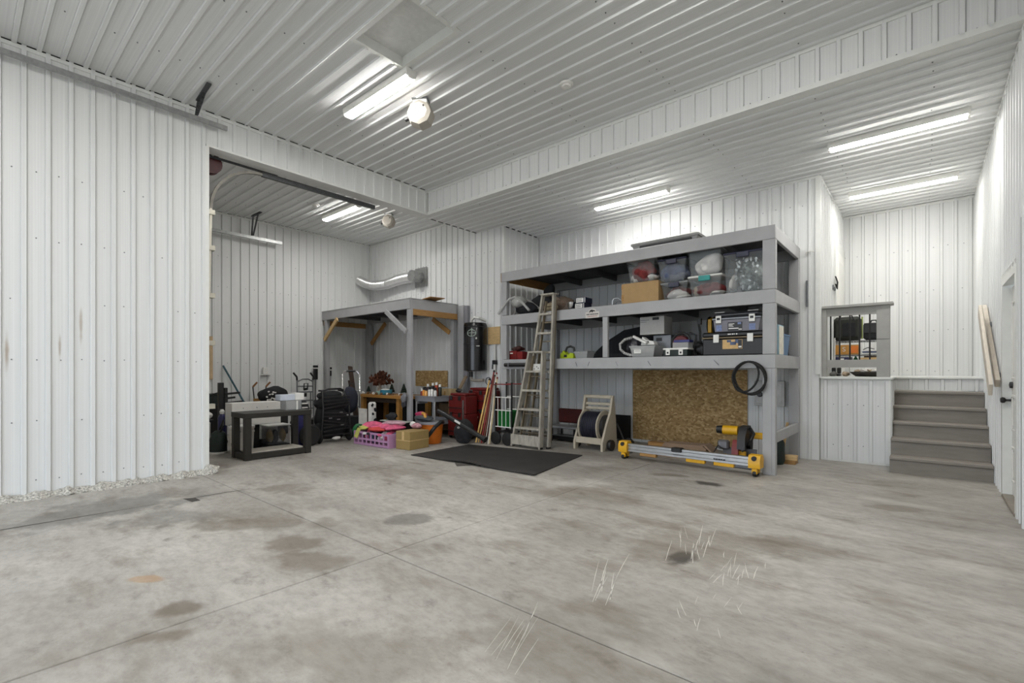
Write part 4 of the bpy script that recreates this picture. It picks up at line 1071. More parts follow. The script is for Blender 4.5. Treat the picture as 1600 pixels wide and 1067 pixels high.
# flexible duct and its wall plate
t = thing('flexible_duct', 'silver flexible duct running along the wall above the timber stand', 'duct', (-9.3, YJ - .03, 3.4))
pts = []
for i in range(31):
    f = i / 30; x = -1.05 + f * 1.86
    zz = .03 - .17 * math.sin(min(f, .30) / .30 * PI / 2) + .055 / (1 + math.exp(-(f - .58) * 16))
    pts.append((x, -.36 + .20 * min(1, f * 2.2), zz))
mb = MB(); dense = []
for i in range(len(pts) - 1):
    for k in range(4): dense.append(Vector(pts[i]).lerp(Vector(pts[i + 1]), k / 4))
mb.tube(dense, [.108 + (.008 if i % 2 else 0) for i in range(len(dense))], 14); mb.build('duct', mat('duct_foil', 'ececec', .30, .9, var=.06), t)
MB().box(.66, -.018, -.30, 1.06, -.002, .12).build('wall_plate', GALV, t)
MB().cyl((.86, -.02, -.09), (.86, -.28, -.09), .125, n=18).build('collar', GALV, t)
# strand board panel, plywood, central vacuum
tag(MB().box(-.53, -.011, -.17, .53, 0, .17).build('strand_board', OSB), 'small strand board panel fixed on the wall behind the timber stand', 'board', (-8.10, YJ - .028, 1.08))
tag(MB().box(-.155, -.02, -.165, .155, 0, .165, .003).build('backer_board', WOOD2), 'pale plywood backer board on the wall beside the black canister', 'board', (-6.24, YJ - .03, 1.92))
t = thing('central_vacuum', 'tall black wall-hung vacuum canister with pale ring emblem', 'vacuum', (-6.56, 6.55, 1.24))
MB().lathe([(.0, 0), (.19, 0), (.225, .02), (.225, .50), (.232, .505), (.232, .53), (.225, .535), (.225, .88), (.21, .92), (0, .93)], n=32).build('canister', mat('gloss_black', '161618', .22, var=.1), t)
for zz in (.52, .84): MB().lathe([(.226, zz), (.231, zz + .006), (.226, zz + .012)], n=32).build('band', BLK, t)
MB().box(-.10, .20, .30, .10, .222, .80).build('mount_bracket', STEELG, t)
em = mat('emblem_pale', 'a9b8ad', .5)
def on_can(a, z_, r=.2265): return (r * math.cos(a), r * math.sin(a), z_)
ac = -1.12
mb = MB(); mb.tube([on_can(ac + .38 * math.cos(q), .72 + .062 * math.sin(q)) for q in [2 * PI * k / 28 for k in range(28)]], .0055, 6, True)
mb.build('emblem_ring', em, t)
mb = MB(); mb.tube([on_can(ac, .665), on_can(ac, .82)], [.007, .003], 6); mb.build('emblem_bar', em, t)
mb = MB(); mb.tube([on_can(ac - .36, .72), on_can(ac - .18, .722), on_can(ac, .725), on_can(ac + .18, .722), on_can(ac + .36, .72)], .0045, 6); mb.build('emblem_bar', em, t)
mb = MB(); mb.tube([on_can(ac - .2, .765), on_can(ac, .80), on_can(ac + .2, .765)], .0045, 6); mb.build('emblem_bar', em, t)
MB().blob(on_can(-.72, .62, .232), .016, .016, .02, .1, 3, 2).build('clasp', WHITE, t); mb = MB(); mb.tube([on_can(-.72, .475, .227), on_can(-.58, .475, .229), on_can(-.44, .475, .227)], .007, 6); mb.build('highlight_label', WHITE, t)
MB().tube([(-.13, .02, .93), (-.10, .0, 1.0), (-.02, .0, 1.04), (.06, .03, 1.02), (.08, .12, 1.0), (.08, .2, .98)], .028, 10).build('intake_elbow', WHITE, t)
MB().tube([(-.12, 0, .0), (-.12, 0, -.12), (-.10, 0, -.17), (.0, 0, -.18), (.22, 0, -.17)], .03, 10).build('drain_pipe', mat('pipe_beige', '9a948a', .45), t)
MB().cyl((-.12, 0, -.11), (-.12, 0, -.01), .038, n=14).build('pipe_sleeve', BLK, t)
t = thing('white_pipe', 'white vertical pipe with black valve beside the black canister', 'pipe', (-6.20, YJ - .06, .95))
MB().cyl((0, 0, 0), (0, 0, .80), .019, n=12).build('pipe', WHITE, t); MB().box(-.04, -.04, .42, .04, .03, .50, .008).build('valve', BLK, t); MB().cyl((-.035, -.03, .33), (-.03, -.03, .42), .012, n=8).build('valve_lever', BLK, t)
MB().tube([(-.12 + .07 * math.cos(a), -.05, .10 + .07 * math.sin(a)) for a in [2 * PI * k / 18 for k in range(18)]], .009, 6, True).build('blue_cord', NAVY, t)

# ---------------------------------------------------------------- mat
t = thing('rubber_mat', 'large dark rubber mat on the concrete with a curled near edge', 'mat', (-4.72, 5.15, 0))
q = [(-1.03, -.75), (1.21, -.67), (.90, .88), (-1.10, .51)]
mb = MB(); NN = 26; V = []
for j in range(NN + 1):
    row = []
    for i in range(NN + 1):
        u_, v_ = i / NN, j / NN
        a = Vector(q[0]).lerp(Vector(q[1]), u_); b = Vector(q[3]).lerp(Vector(q[2]), u_); p = a.lerp(b, v_)
        h = .006 + .035 * math.exp(-(v_ / .07) ** 2) * (math.exp(-((u_ - .52) / .16) ** 2) + .35 * math.exp(-((u_ - .95) / .08) ** 2)) + .006 * math.sin(u_ * 7) * math.sin(v_ * 5 + 1) * .5
        row.append((p.x, p.y, max(.004, h)))
    V.append(row)
top = [[mb.bm.verts.new((x, y, z_ + .006)) for x, y, z_ in r] for r in V]; bot = [[mb.bm.verts.new((x, y, max(.0005, z_ - .006))) for x, y, z_ in r] for r in V]
for j in range(NN):
    for i in range(NN):
        mb.bm.faces.new((top[j][i], top[j][i + 1], top[j + 1][i + 1], top[j + 1][i])); mb.bm.faces.new((bot[j][i], bot[j + 1][i], bot[j + 1][i + 1], bot[j][i + 1]))
for k in range(NN):
    for A, B in (((0, k), (0, k + 1)), ((NN, k + 1), (NN, k)), ((k + 1, 0), (k, 0)), ((k, NN), (k + 1, NN))):
        mb.bm.faces.new((top[A[0]][A[1]], bot[A[0]][A[1]], bot[B[0]][B[1]], top[B[0]][B[1]]))
mb.build('mat_sheet', RUBMAT, t, angle=1.0)
MB().prism([(-.10, -.73), (.08, -.86), (.20, -.70)], 'z', .001, .007).build('folded_corner', mat('mat_under', '4b4742', .9), t)

# ---------------------------------------------------------------- coffee table and things on it
BT = mat('black_brown_wood', '26231f', .5, var=.15, stretch=(2, 1, 8))
ct = thing('coffee_table', 'square-legged black coffee table with pale lower shelf by the opening', 'table', (-7.35, 3.09, 0))
MB().box(-.255, -.475, .585, .255, .475, .655, .004).build('tabletop', BT, ct)
for x in (-1, 1):
    for y in (-1, 1): MB().box(x * .25 - (x > 0) * .085, y * .47 - (y > 0) * .085, 0, x * .25 + (x < 0) * .085, y * .47 + (y < 0) * .085, .584, .003).build('leg', BT, ct)
for s in (-1, 1):
    MB().box(s * .21 - .03, -.384, .01, s * .21 + .03, .384, .085, .003).build('lower_rail', BT, ct); MB().box(-.164, s * .43 - .03, .01, .164, s * .43 + .03, .085, .003).build('lower_rail', BT, ct)
MB().box(-.235, -.44, .086, .235, .44, .105).build('lower_shelf', mat('shelf_pale', 'b5afa4', .6, var=.1), ct).scale = (.72, .86, 1)
t = thing('white_cabinet', 'white laminate cabinet box lying behind the black coffee table', 'cabinet', (-8.15, 3.12, 0))
LAM = mat('white_laminate', 'd9d8d3', .4, var=.03)
MB().box(-.12, -.36, .40, .16, .37, .75, .003).build('carcass', LAM, t)
MB().box(-.10, -.20, 0, .10, .34, .398).build('dark_stand', BLKM, t); MB().box(.102, .06, .16, .112, .34, .398).build('white_front', LAM, t)
mb = MB()
for y in (-.2, .0, .16): mb.cyl((.158, y, .67), (.1625, y, .67), .008, n=8)
s_ = mb.build('dowel_holes', STEELG, t); s_['kind'] = 'stuff'
t = thing('clear_case', 'small clear grey case on the end of the black coffee table', 'case', (-7.36, 3.38, .658))
MB().box(-.10, -.13, 0, .10, .10, .14, .004).build('case_body', FROST, t); MB().box(.102, .02, 0, .112, .045, .135).build('white_strip', WHITE, t); MB().box(-.09, .104, .0, .09, .112, .135).build('metal_sheet', STEELG, t)
t = thing('pale_blue_carton', 'pale blue and white carton lying on the clear case', 'box', (-7.38, 3.37, .802))
MB().box(-.09, -.19, 0, .09, .03, .085, .003).build('carton', mat('pale_blue_white', 'c3cad6', .6, var=.08), t); MB().box(-.09, .032, .0, .09, .17, .105, .003).build('white_end', WHITE, t)
t = thing('storage_box', 'dark clear storage box of gold items under the coffee table rear', 'box', (-7.82, 3.35, 0))
MB().box(-.15, -.17, .10, .12, .16, .38, .006).build('box_body', mat('smoke_clear', '6c6c70', .2, alpha=.35), t); MB().box(-.16, -.18, .382, .13, .17, .40, .004).build('lid', WHITE, t); MB().box(-.15, -.17, 0, .12, .16, .098, .004).build('base_crate', BLK, t)
for k, y in enumerate((-.10, -.02, .09)): MB().blob((.0, y, .22), .07, .05, .11, .1, k, 2, .105).build('contents', mat('gold_fabric', '8a7440', .6, var=.3) if k != 1 else BLK, t)
# bucket, canister, bottles at the wall end
t = thing('white_bucket', 'white lidded plastic bucket with black print behind the coffee table leg', 'bucket', (-7.76, 2.68, 0))
t.location = (-7.80, 2.83, 0)
MB().lathe([(.0, 0), (.135, 0), (.15, .01), (.165, .32), (.172, .325), (.172, .345), (.167, .35), (.167, .385)], n=28).build('bucket_body', mat('bucket_white', 'cfccc4', .5, var=.05), t)
MB().lathe([(.174, .386), (.178, .40), (.175, .42), (.16, .425), (0, .42)], n=28).build('lid', WHITE, t)
MB().tube([(.17 * math.cos(a), .17 * math.sin(a), .35 - .09 * math.sin(a * 1 + .4)) for a in [-.4 - PI * k / 12 for k in range(13)]], .004, 6).build('wire_handle', STEELG, t)
a = -1.02
for body, zz, sz in (('Save', .155, .06), ('No', .095, .06)): text(body, sz, BLK, t, (.1625 * math.cos(a), .1625 * math.sin(a), zz), (PI / 2 - .05, 0, a + PI / 2))
t = thing('green_canister', 'dark green sprayer canister on the floor beside the white bucket', 'canister', (-8.12, 2.62, 0))
MB().lathe([(0, .0), (.10, 0), (.115, .02), (.115, .22), (.09, .31), (.05, .34), (0, .35)], n=24).build('tank', DGREEN, t); MB().lathe([(.118, .0), (.12, .02), (.116, .03)], n=24).build('base_ring', WHITE, t); MB().tube([(.06, 0, .32), (.11, .03, .42), (.05, .05, .5), (-.02, .02, .36)], .012, 8).build('pump_handle', BLK, t)
t = thing('blue_bottle', 'tall dark blue spray bottle with white cap behind the green canister', 'bottle', (-8.52, 2.80, 0))
MB().lathe([(0, 0), (.055, 0), (.06, .01), (.06, .50), (.04, .54), (.03, .56)], n=18).build('bottle_body', mat('dark_blue_plastic', '2f3060', .35), t); MB().lathe([(.035, .56), (.038, .60), (.02, .63), (0, .63)], n=14).build('cap', WHITE, t)
t = thing('white_jug', 'translucent white jug on the striped crate near the wide opening', 'jug', (-8.38, 2.50, .19))
MB().box(-.09, -.09, 0, .09, .07, .28, .02).build('jug_body', mat('jug_plastic', 'bdbcb9', .35, var=.06), t); MB().lathe([(.03, .28), (.03, .33), (0, .335)], n=12).build('cap', WHITE, t); MB().tube([(.09, .0, .22), (.13, 0, .20), (.13, 0, .10), (.09, 0, .07)], .012, 8).build('handle', WHITE, t)
t = thing('striped_crate', 'small dark red striped crate under the white jug', 'crate', (-8.38, 2.50, 0))
MB().box(-.12, -.11, 0, .12, .08, .186, .006).build('crate_body', mat('maroon', '5c2c2c', .6, var=.2), t)
for q_ in (.05, .10, .15): MB().box(-.1215, -.1115, q_, .1215, .0815, q_ + .014).build('stripe', mat('stripe_pink', '9a7c78', .6), t)
t = thing('bike_rack', 'black upright hitch bike rack with folded arms by the side bay wall', 'bike rack', (-9.35, 3.05, 0))
MB().box(-.04, -.04, .04, .04, .04, 1.04, .006).build('mast', BLK, t); MB().box(-.20, -.05, 0, .20, .05, .05, .006).build('base', BLK, t); MB().box(-.05, .045, .35, .04, .10, .95, .006).build('arm_bundle', BLK, t)
for k, (z0, l) in enumerate(((.86, .22), (.70, .26), (.78, .15))):
    mb = MB(); mb.bar((.03, .06, z0 - .02), (.03 + l * .3, .06 + l, z0 + .0), .035, .035, bev=.004); mb.build('arm', BLK, t)
MB().tube([(-.05, -.03, .86), (-.08, -.10, .84), (-.06, -.11, .72)], .012, 8).build('hook', BLK, t)
t = thing('green_tote', 'dark green tote with yellow edge on the shelf crate behind the bike rack', 'tote', (-9.98, 3.12, 0))
MB().box(-.18, -.15, .60, .18, .20, .80, .008).build('tote_body', DGREEN, t); MB().box(.10, -.20, .45, .185, -.155, .92, .004).build('yellow_edge', YEL, t); MB().box(-.19, -.16, .802, .19, .21, .825, .004).build('lid', DGREEN, t)
MB().box(-.17, -.14, 0, .17, .19, .598, .006).build('stand', BLKM, t)
t = thing('bundle_bag', 'small pale bundle bag in front of the green tote', 'bag', (-9.05, 2.72, 0))
MB().blob((0, .03, .50), .09, .07, .06, .12, 5, 3).build('bundle', CWHT, t); MB().box(-.10, -.05, 0, .10, .10, .44, .006).build('dark_carton', BLK, t)
# wall things in the side bay
t = thing('framed_map', 'wood framed picture hanging on the side bay wall at the opening', 'picture', (XW + .035, 3.02, 1.50))
MB().box(-.01, -.22, -.40, .012, .22, .39, .003).build('canvas', mat('map_art', 'a08a45', .6, var=.5, scale=9), t)
FRW = mat('frame_wood', 'c4aa86', .5, var=.1)
MB().box(-.012, .18, -.42, .028, .24, .41, .004).build('frame_side', FRW, t); MB().box(-.012, -.24, -.42, .028, -.18, .41, .004).build('frame_side', FRW, t); MB().box(-.012, -.178, .36, .028, .178, .41, .004).build('frame_rail', FRW, t); MB().box(-.012, -.178, -.42, .028, .178, -.37, .004).build('frame_rail', FRW, t)
MB().box(.0122, .02, -.34, .014, .10, .30).build('art_band', mat('map_yellow', 'c3a33b', .6, var=.4, scale=14), t); MB().box(.0122, -.14, -.34, .014, .0, .30).build('art_band', mat('map_blue', '6e7f88', .6, var=.3, scale=12), t)
t = thing('shovel', 'teal handled shovel leaning on the side bay wall', 'shovel', (XW + .22, 3.68, .0))
TEALH = mat('teal_paint', '2f5560', .45)
MB().tube([(.06, .06, .62), (-.17, -.24, 1.35)], .018, 10).build('shaft', TEALH, t); MB().tube([(.06, .06, .64), (.10, .10, .48)], .022, 10).build('socket', BLK, t)
MB().prism([(-.10, .50), (.10, .50), (.13, .30), (.09, .005), (-.07, .005), (-.13, .30)], 'x', .10, .125).build('blade', BLK, t)
t = thing('hand_cart', 'pair of thin black cart handles with tan grips against the side bay wall', 'hand cart', (XW + .42, 3.98, 0))
TAN = mat('tan_grip', '96683f', .6)
for s in (-1, 1):
    MB().tube([(.02, s * .10, .05), (.0, s * .10, .62), (-.02, s * .125, .93)], .012, 8).build('handle_bar', BLK, t); MB().tube([(-.02, s * .125, .93), (.03, s * .125 + .06, 1.02)], .018, 8).build('grip', TAN, t)
MB().box(-.02, -.12, .58, .03, .12, .70, .006).build('cross_board', WOOD, t); MB().box(-.05, -.13, 0, .06, .13, .05, .006).build('foot_plate', BLK, t)
t = thing('printed_bag', 'black bag with white print slumped on a crate by the side bay wall', 'bag', (-9.78, 4.10, 0))
MB().blob((0, 0, .78), .15, .28, .16, .10, 5, 3, .602).build('bag_body', BLKC, t); MB().box(-.18, -.24, 0, .18, .24, .60, .01).build('crate_below', BLKM, t)
mb = MB(); rnd = random.Random(4)
for k in range(16):
    y0, z0 = rnd.uniform(-.16, .02), rnd.uniform(.66, .86)
    d_ = 1 - ((y0) / .29) ** 2 - ((z0 - .78) / .17) ** 2
    if d_ > .1: mb.blob((.155 * math.sqrt(d_) + .004, y0, z0), .006, .022, .016, .4, k, 1)
s_ = mb.build('white_print', CWHT, t); s_['kind'] = 'stuff'
t = thing('wall_switch', 'white switch box with small ledge on the side bay wall', 'switch', (XW + .02, 4.24, 1.24))
MB().box(0, -.055, -.06, .05, .055, .08, .006).build('box', WHITE, t); MB().box(0, -.09, -.085, .07, .09, -.068, .004).build('ledge', WHITE, t); MB().box(.05, -.015, -.01, .056, .015, .03).build('rocker', WHITE, t)
# steel hand truck
t = thing('hand_truck', 'grey steel hand truck with black grips beside the side bay wall', 'hand truck', (-9.95, 4.86, 0), .0)
for s in (-1, 1):
    MB().tube([(.05, s * .17, .06), (0, s * .17, .55), (-.02, s * .17, 1.05)], .016, 8).build('side_tube', STEELG, t)
    MB().tube([(-.02, s * .17, 1.05), (-.01, s * .18, 1.12), (.06, s * .18 - .10, 1.20)], .019, 8).build('grip', BLK, t)
    MB().lathe([(.03, -.03), (.11, -.03), (.125, 0), (.11, .03), (.03, .03)], (-.06, s * .22, .125), 20, Matrix.Rotation(PI / 2, 4, 'X')).build('wheel', BLKM, t)
MB().tube([(-.02, -.17, 1.02), (.0, -.06, 1.07), (.0, .06, 1.07), (-.02, .17, 1.02)], .014, 8).build('top_hoop', STEELG, t)
for zz in (.22, .45, .62, .80, .92): MB().box(-.01, -.165, zz - .012, .03, .165, zz + .012).build('cross_bar', STEELG, t)
MB().box(.02, .09, .2, .034, .115, .8).build('upright_strap', STEELG, t)
MB().box(.0, -.18, .0, .26, .18, .02).build('toe_plate', STEELG, t)
MB().box(-.02, -.06, .70, .03, .02, .78, .006).build('black_box', BLK, t); MB().tube([(.03, -.05, .86), (.05, -.05, .98), (.05, .03, .98), (.03, .03, .86)], .012, 8).build('bungee_hook', BLK, t); MB().blob((.03, -.01, .86), .03, .06, .03, .2, 3, 2).build('bungee', BLK, t)
# two hanging garden tools on the rear wall of the bay
for k, (y, zt, lb) in enumerate(((5.30, 1.37, 'black trimmer hanging nearest the timber stand post on the side bay wall'), (5.42, 1.33, 'smaller black trimmer hanging beside the first on the side bay wall'))):
    t = thing('string_trimmer', lb, 'trimmer', (XW + .09, y + .22 * k - .0, 0))
    w = .08 - .02 * k
    MB().box(-.04, -w / 2, zt - .32 + .12 * k, .04, w / 2, zt - .06, .012).build('motor', BLK, t); MB().box(-.03, -w / 2 - .01, zt - .05, .03, w / 2 + .01, zt, .008).build('end_cap', BLKM, t)
    MB().cyl((0, 0, zt - .32 + .12 * k), (.0, .0, .55), .013, n=8).build('shaft', STEELG, t); MB().lathe([(.07, .48), (.05, .55), (.02, .60), (0, .60)], n=12).build('guard', BLK, t)
    MB().box(-.05, -.06, zt - .075, .045, .06, zt - .06).build('strap', WHITE, t); MB().cyl((-.06, 0, zt - .02), (.0, 0, zt - .02), .006, n=6).build('wall_hook', STEELG, t)
# black stroller heap
t = thing('folded_stroller', 'heap of black folded stroller frame and fabric beside the coffee table', 'stroller', (-8.02, 4.36, 0))
rnd = random.Random(12)
for k, (c, r) in enumerate([((0, 0, .42), (.23, .30, .24)), ((.02, .02, .66), (.21, .30, .17)), ((.0, -.02, .22), (.21, .30, .17)), ((.04, -.02, .80), (.14, .22, .09))]): MB().blob(c, *r, .10, 20 + k, 3, .04).build('folded_fabric', BLKC, t)
for y in (-.27, .27): MB().tube([(.22, y, .10), (.23, y * .9, .62), (.12, y * .75, .88), (.0, y * .6, .90)], .016, 8).build('side_tube', BLK, t)
MB().tube([(.0, -.20, .90), (.10, -.20, .90), (.14, -.10, .93), (.14, .12, .93), (.10, .20, .90), (.0, .20, .90)], .017, 8).build('push_bar', BLK, t)
for k in range(11):
    z0 = .14 + k * .065; mb = MB(); mb.bar((.235, -.24, z0), (.24, .25, z0 + rnd.uniform(-.10, .10)), .02, .024, bev=.003); mb.build('cross_strut', BLK, t)
for (x, y) in ((.16, -.28), (.16, .28), (-.16, -.28), (-.16, .28)): MB().lathe([(.02, -.022), (.10, -.022), (.115, 0), (.10, .022), (.02, .022)], (x, y, .115), 20, Matrix.Rotation(PI / 2, 4, 'X')).build('wheel', BLKM, t)
MB().blob((.21, .0, .075), .05, .09, .03, .2, 6, 2).build('pale_rag', CWHT, t)
for (y, z0) in ((-.12, .43), (.03, .40), (.08, .52), (.1, .30)): MB().box(.245, y - .03, z0 - .01, .25, y + .03, z0 + .01).build('buckle', STEELG, t)
t = thing('striped_bag', 'black and white striped helmet bag between the coffee table and stroller', 'bag', (-8.00, 3.84, 0))
MB().blob((0, 0, .60), .12, .13, .14, .1, 3, 3).build('bag_body', BLKC, t); MB().box(-.12, -.12, 0, .10, .12, .50, .02).build('blue_drum', mat('dark_blue_plastic', '2f3060'), t)
for z0 in (.55, .62, .69): MB().box(.105, -.05, z0, .125, .05, z0 + .022, .004).build('white_stripe', WHITE, t)
t = thing('spare_wheel', 'small black wheel standing at the end of the coffee table', 'wheel', (-7.74, 3.86, 0))
MB().lathe([(.06, -.04), (.15, -.045), (.18, -.02), (.18, .02), (.15, .045), (.06, .04)], (0, 0, .181), 26, Matrix.Rotation(PI / 2 + .0, 4, 'Y')).build('tyre', BLKM, t); MB().cyl((-.03, 0, .181), (.03, 0, .181), .06, n=16).build('hub', mat('blue_hub', '2c3a78', .4), t)
# luggage cart with chrome handle
t = thing('luggage_cart', 'folding chrome-handled cart carrying a dark blue backpack', 'cart', (-8.33, 4.97, 0), -.5)
lean = .42
def lp(x, zz): return (-lean * zz * .6, x, zz)
CH = [lp(-.16, .06), lp(-.16, 1.17), lp(-.12, 1.24), lp(.12, 1.24), lp(.16, 1.17), lp(.16, .06)]
MB().tube(CH, .0145, 10).build('chrome_frame', CHROME, t); MB().tube([lp(-.09, 1.243), lp(.09, 1.243)], .02, 10).build('grip', BLK, t)
for zz in (.25, .55, .85): MB().tube([lp(-.16, zz), lp(.16, zz)], .01, 8).build('cross_tube', STEELG, t)
for y in (-.20, .20): MB().lathe([(.02, -.02), (.085, -.02), (.095, 0), (.085, .02), (.02, .02)], (-.02, y, .096), 18, Matrix.Rotation(PI / 2, 4, 'X')).build('wheel', BLKM, t)
MB().box(.0, -.16, .03, .22, .16, .05).build('toe_plate', BLK, t)
MB().blob((-.02, -.02, .70), .13, .15, .27, .08, 14, 3).build('backpack', mat('navy_fabric', '262a38', .85, var=.25, bump=.3), t); MB().tube([(-.16, -.04, .94), (-.16, -.02, 1.0), (-.14, .04, 1.0), (-.14, .05, .94)], .012, 8).build('backpack_loop', BLK, t)
MB().box(.05, -.14, .06, .20, .14, .40, .02).build('black_case', BLKC, t)
t = thing('dark_boards', 'two dark boards leaning behind the chrome-handled cart', 'board', (-8.85, 5.28, 0))
for k in range(2):
    mb = MB(); mb.bar((.35 - k * .05, -.05 + k * .03, .0), (-.25 - k * .05, .12 + k * .03, 1.34 - .3 * k), .10, .022, up=(1, 0, 0), bev=.003); mb.build('dark_board', mat('dark_brown_wood', '3a2a20', .6, var=.2), t)
t = thing('foam_board', 'white foam panel leaning beside the chrome-handled cart', 'panel', (-7.97, 4.93, 0))
mb = MB(); mb.bar((.10, .0, .0), (-.03, .08, .54), .17, .025, up=(1, 0, 0), bev=.003); mb.build('foam_sheet', mat('foam_white', 'c8c6c0', .7), t)
t = thing('cow_pillow', 'white pillow with black cow spots standing by the pink crate', 'pillow', (-7.88, 5.14, 0))
MB().box(-.06, -.075, .0, .04, .075, .66, .03).build('pillow_body', CWHT, t)
for (y, z0, r) in ((-.03, .60, .03), (.03, .52, .035), (-.02, .44, .03), (.03, .33, .04), (-.03, .22, .03)): MB().blob((.04, y, z0), .008, r * .8, r, .25, int(z0 * 100), 2).build('black_spot', BLKC, t)
t = thing('green_hose_coil', 'green garden hose coil beside the pink crate', 'hose', (-7.78, 4.79, 0))
for k in range(3): MB().tube([(-.03 + .03 * k, .10 * math.cos(a), .145 + .13 * math.sin(a)) for a in [2 * PI * q / 20 for q in range(20)]], .015, 8, True).build('hose_turn', mat('hose_green', '1d6b3a', .45), t)
# pink crate with toys
PINK = mat('lilac_plastic', 'b488ac', .5, var=.06); PNK = mat('pink_fabric', 'cf5a7c', .85, var=.35, scale=14); RDF = mat('coral_fabric', 'c4453f', .85, var=.15); LIMEF = mat('yellow_green_fabric', 'b8b85e', .85, var=.2)
t = thing('toy_crate', 'lilac lattice crate heaped with pink and red toys', 'crate', (-6.98, 4.76, 0), .06)
W2, D2_, H2 = .46, .25, .235
MB().box(-W2, -D2_, 0, W2, D2_, .02).build('crate_floor', PINK, t)
for s in (-1, 1):
    mb = MB(); 
    for zz in (.02, .10, .205): mb.box(-W2, s * D2_ - .008, zz - .012, W2, s * D2_ + .008, zz + .02)
    for k in range(9): x = -W2 + .012 + k * (2 * W2 - .024) / 8; mb.box(x - .012, s * D2_ - .007, .02, x + .012, s * D2_ + .007, .22)
    s_ = mb.build('lattice_side', PINK, t); s_['kind'] = 'stuff'
    MB().box(s * W2 - .008, -D2_, .0, s * W2 + .008, D2_, .225).build('end_panel', PINK, t)
rnd = random.Random(9)
for k in range(9): MB().blob((-.36 + .09 * k, rnd.uniform(-.06, .08), .13), .09, .13, .10, .25, 40 + k, 2, .022).build('toy', (BLKC, PNK, CBLU, PNK, BLKC, CWHT)[k % 6], t)
for k in range(4): MB().blob((-.33 + .2 * k, .03, .30), .15, .16, .05, .2, 60 + k, 3).build('pink_blanket', PNK, t)
MB().blob((-.02, -.12, .265), .20, .10, .04, .1, 70, 3).build('coral_cushion', RDF, t); MB().blob((.15, .10, .36), .26, .10, .04, .15, 71, 3).build('pale_pillow', mat('dusty_pink', 'b5929c', .9, var=.3, scale=20), t)
MB().blob((-.32, -.16, .27), .10, .08, .035, .2, 72, 3).build('yellow_cloth', LIMEF, t)
mb = MB(); mb.bar((-.33, -.24, .27), (-.37, -.285, .12), .09, .012, up=(0, 1, 0)); mb.build('yellow_sleeve', LIMEF, t)
for k, x in enumerate((-.16, -.05, .24)): MB().blob((x, -.255, .20), .05, .025, .025, .2, 80 + k, 2).build('plush_toy', (CWHT, BLKC, PNK)[k], t)
t = thing('black_tote', 'long black tote with pale lid behind the pink toy crate', 'tote', (-7.16, 5.18, 0))
MB().tub(.85, .22, .33, .01, .93).build('tote_body', BLK, t); MB().box(-.40, -.10, .331, .30, .10, .35, .006).build('folded_towel', mat('pale_towel', 'a5a89f', .9, var=.2), t); MB().blob((-.2, .02, .42), .16, .07, .07, .2, 5, 2, .352).build('dark_cloth', BLKC, t)
t = thing('cardboard_carton', 'taped cardboard carton between the pink crate and orange bucket', 'box', (-6.30, 4.90, 0), .10)
KR = mat('kraft_card', '98804f', .75, var=.06)
MB().box(-.16, -.26, 0, .16, .16, .285, .004).build('carton', KR, t); MB().box(-.1605, -.2615, .14, .1615, .1615, .150).build('tape_line', WOOD2, t); MB().box(-.02, -.262, .15, .03, -.2605, .285).build('tape_line', WOOD2, t)
t = thing('doll_bundle', 'pink and white doll lying on the cardboard carton edge', 'doll', (-6.42, 5.16, 0))
t.location = (-6.36, 4.98, .289)
MB().blob((-.07, .04, .045), .10, .08, .045, .25, 6, 3, 0).build('body', mat('doll_pink', 'b98890', .9, var=.4, scale=26), t); MB().blob((-.18, .06, .06), .05, .05, .05, .1, 7, 2, 0).build('head', CWHT, t)
# work table with ornaments
t = thing('work_table', 'honey pine trestle table under the timber stand', 'table', (-8.25, 5.95, 0))
HON = mat('honey_pine', 'a8793a', .5, var=.15, scale=6, stretch=(1, 6, 6))
MB().prism([(-.85, -.33), (.55, -.33), (.72, -.18), (.72, .36), (-.85, .36)], 'z', .70, .755).build('tabletop', HON, t)
for (x, y) in ((-.8, -.26), (.42, -.24), (-.8, .3), (.64, .3)): MB().box(x - .045, y - .045, 0, x + .045, y + .045, .698, .004).build('leg', HON, t)
MB().box(-.80, -.22, .60, .40, -.19, .698).build('apron', mat('dark_brown_wood', '3a2a20'), t); MB().box(-.9, -.20, .05, -.86, .3, .74, .004).build('end_panel', mat('dark_brown_wood', '3a2a20'), t)
tag(MB().box(-.95, -.01, .0, .80, .01, .67, .004).build('shade_screen', BLKC), 'dark screen added as shade beneath the honey pine table', 'screen', (-8.35, 6.34, 0))  # dark sheet added to darken the space under the table
t = thing('dried_bouquet', 'russet dried flower arrangement in a pale vase on the pine table', 'flowers', (-8.95, 6.02, .757))
MB().lathe([(.05, 0), (.055, .06), (.03, .14), (.045, .20), (.04, .20)], n=16).build('vase', mat('vase_stone', 'b0a79a', .6), t)
mb = MB(); rnd = random.Random(21)
for k in range(150):
    a, b = rnd.uniform(0, 2 * PI), rnd.uniform(.0, 1.45); l = rnd.uniform(.08, .30)
    p = Vector((math.cos(a) * math.sin(b), math.sin(a) * math.sin(b), math.cos(b))) * l + Vector((.04, 0, .18))
    mb.blob(p, .026, .026, .034, .4, k, 1)
    if k % 4 == 0: mb.tube([(0, 0, .18), p], .003, 4)
s_ = mb.build('dried_heads', mat('russet_petals', '59301e', .9, var=.5, scale=30), t); s_['kind'] = 'stuff'
for k in range(4): MB().tube([(.02, 0, .2), (.0 + .03 * k, .0, .36), (-.02 + .05 * k, .0, .44 - .02 * k)], [.008, .014, .002], 6).build('grass_plume', mat('dark_plume', '2c2218', .9), t)
for k in range(5): MB().tube([(-.02, -.03, .1), (-.06 - .02 * k, -.06, .20 + .02 * k), (-.10 - .02 * k, -.05, .24)], .005, 5).build('pale_twig', mat('pale_twig', 'b9ac92', .8), t)
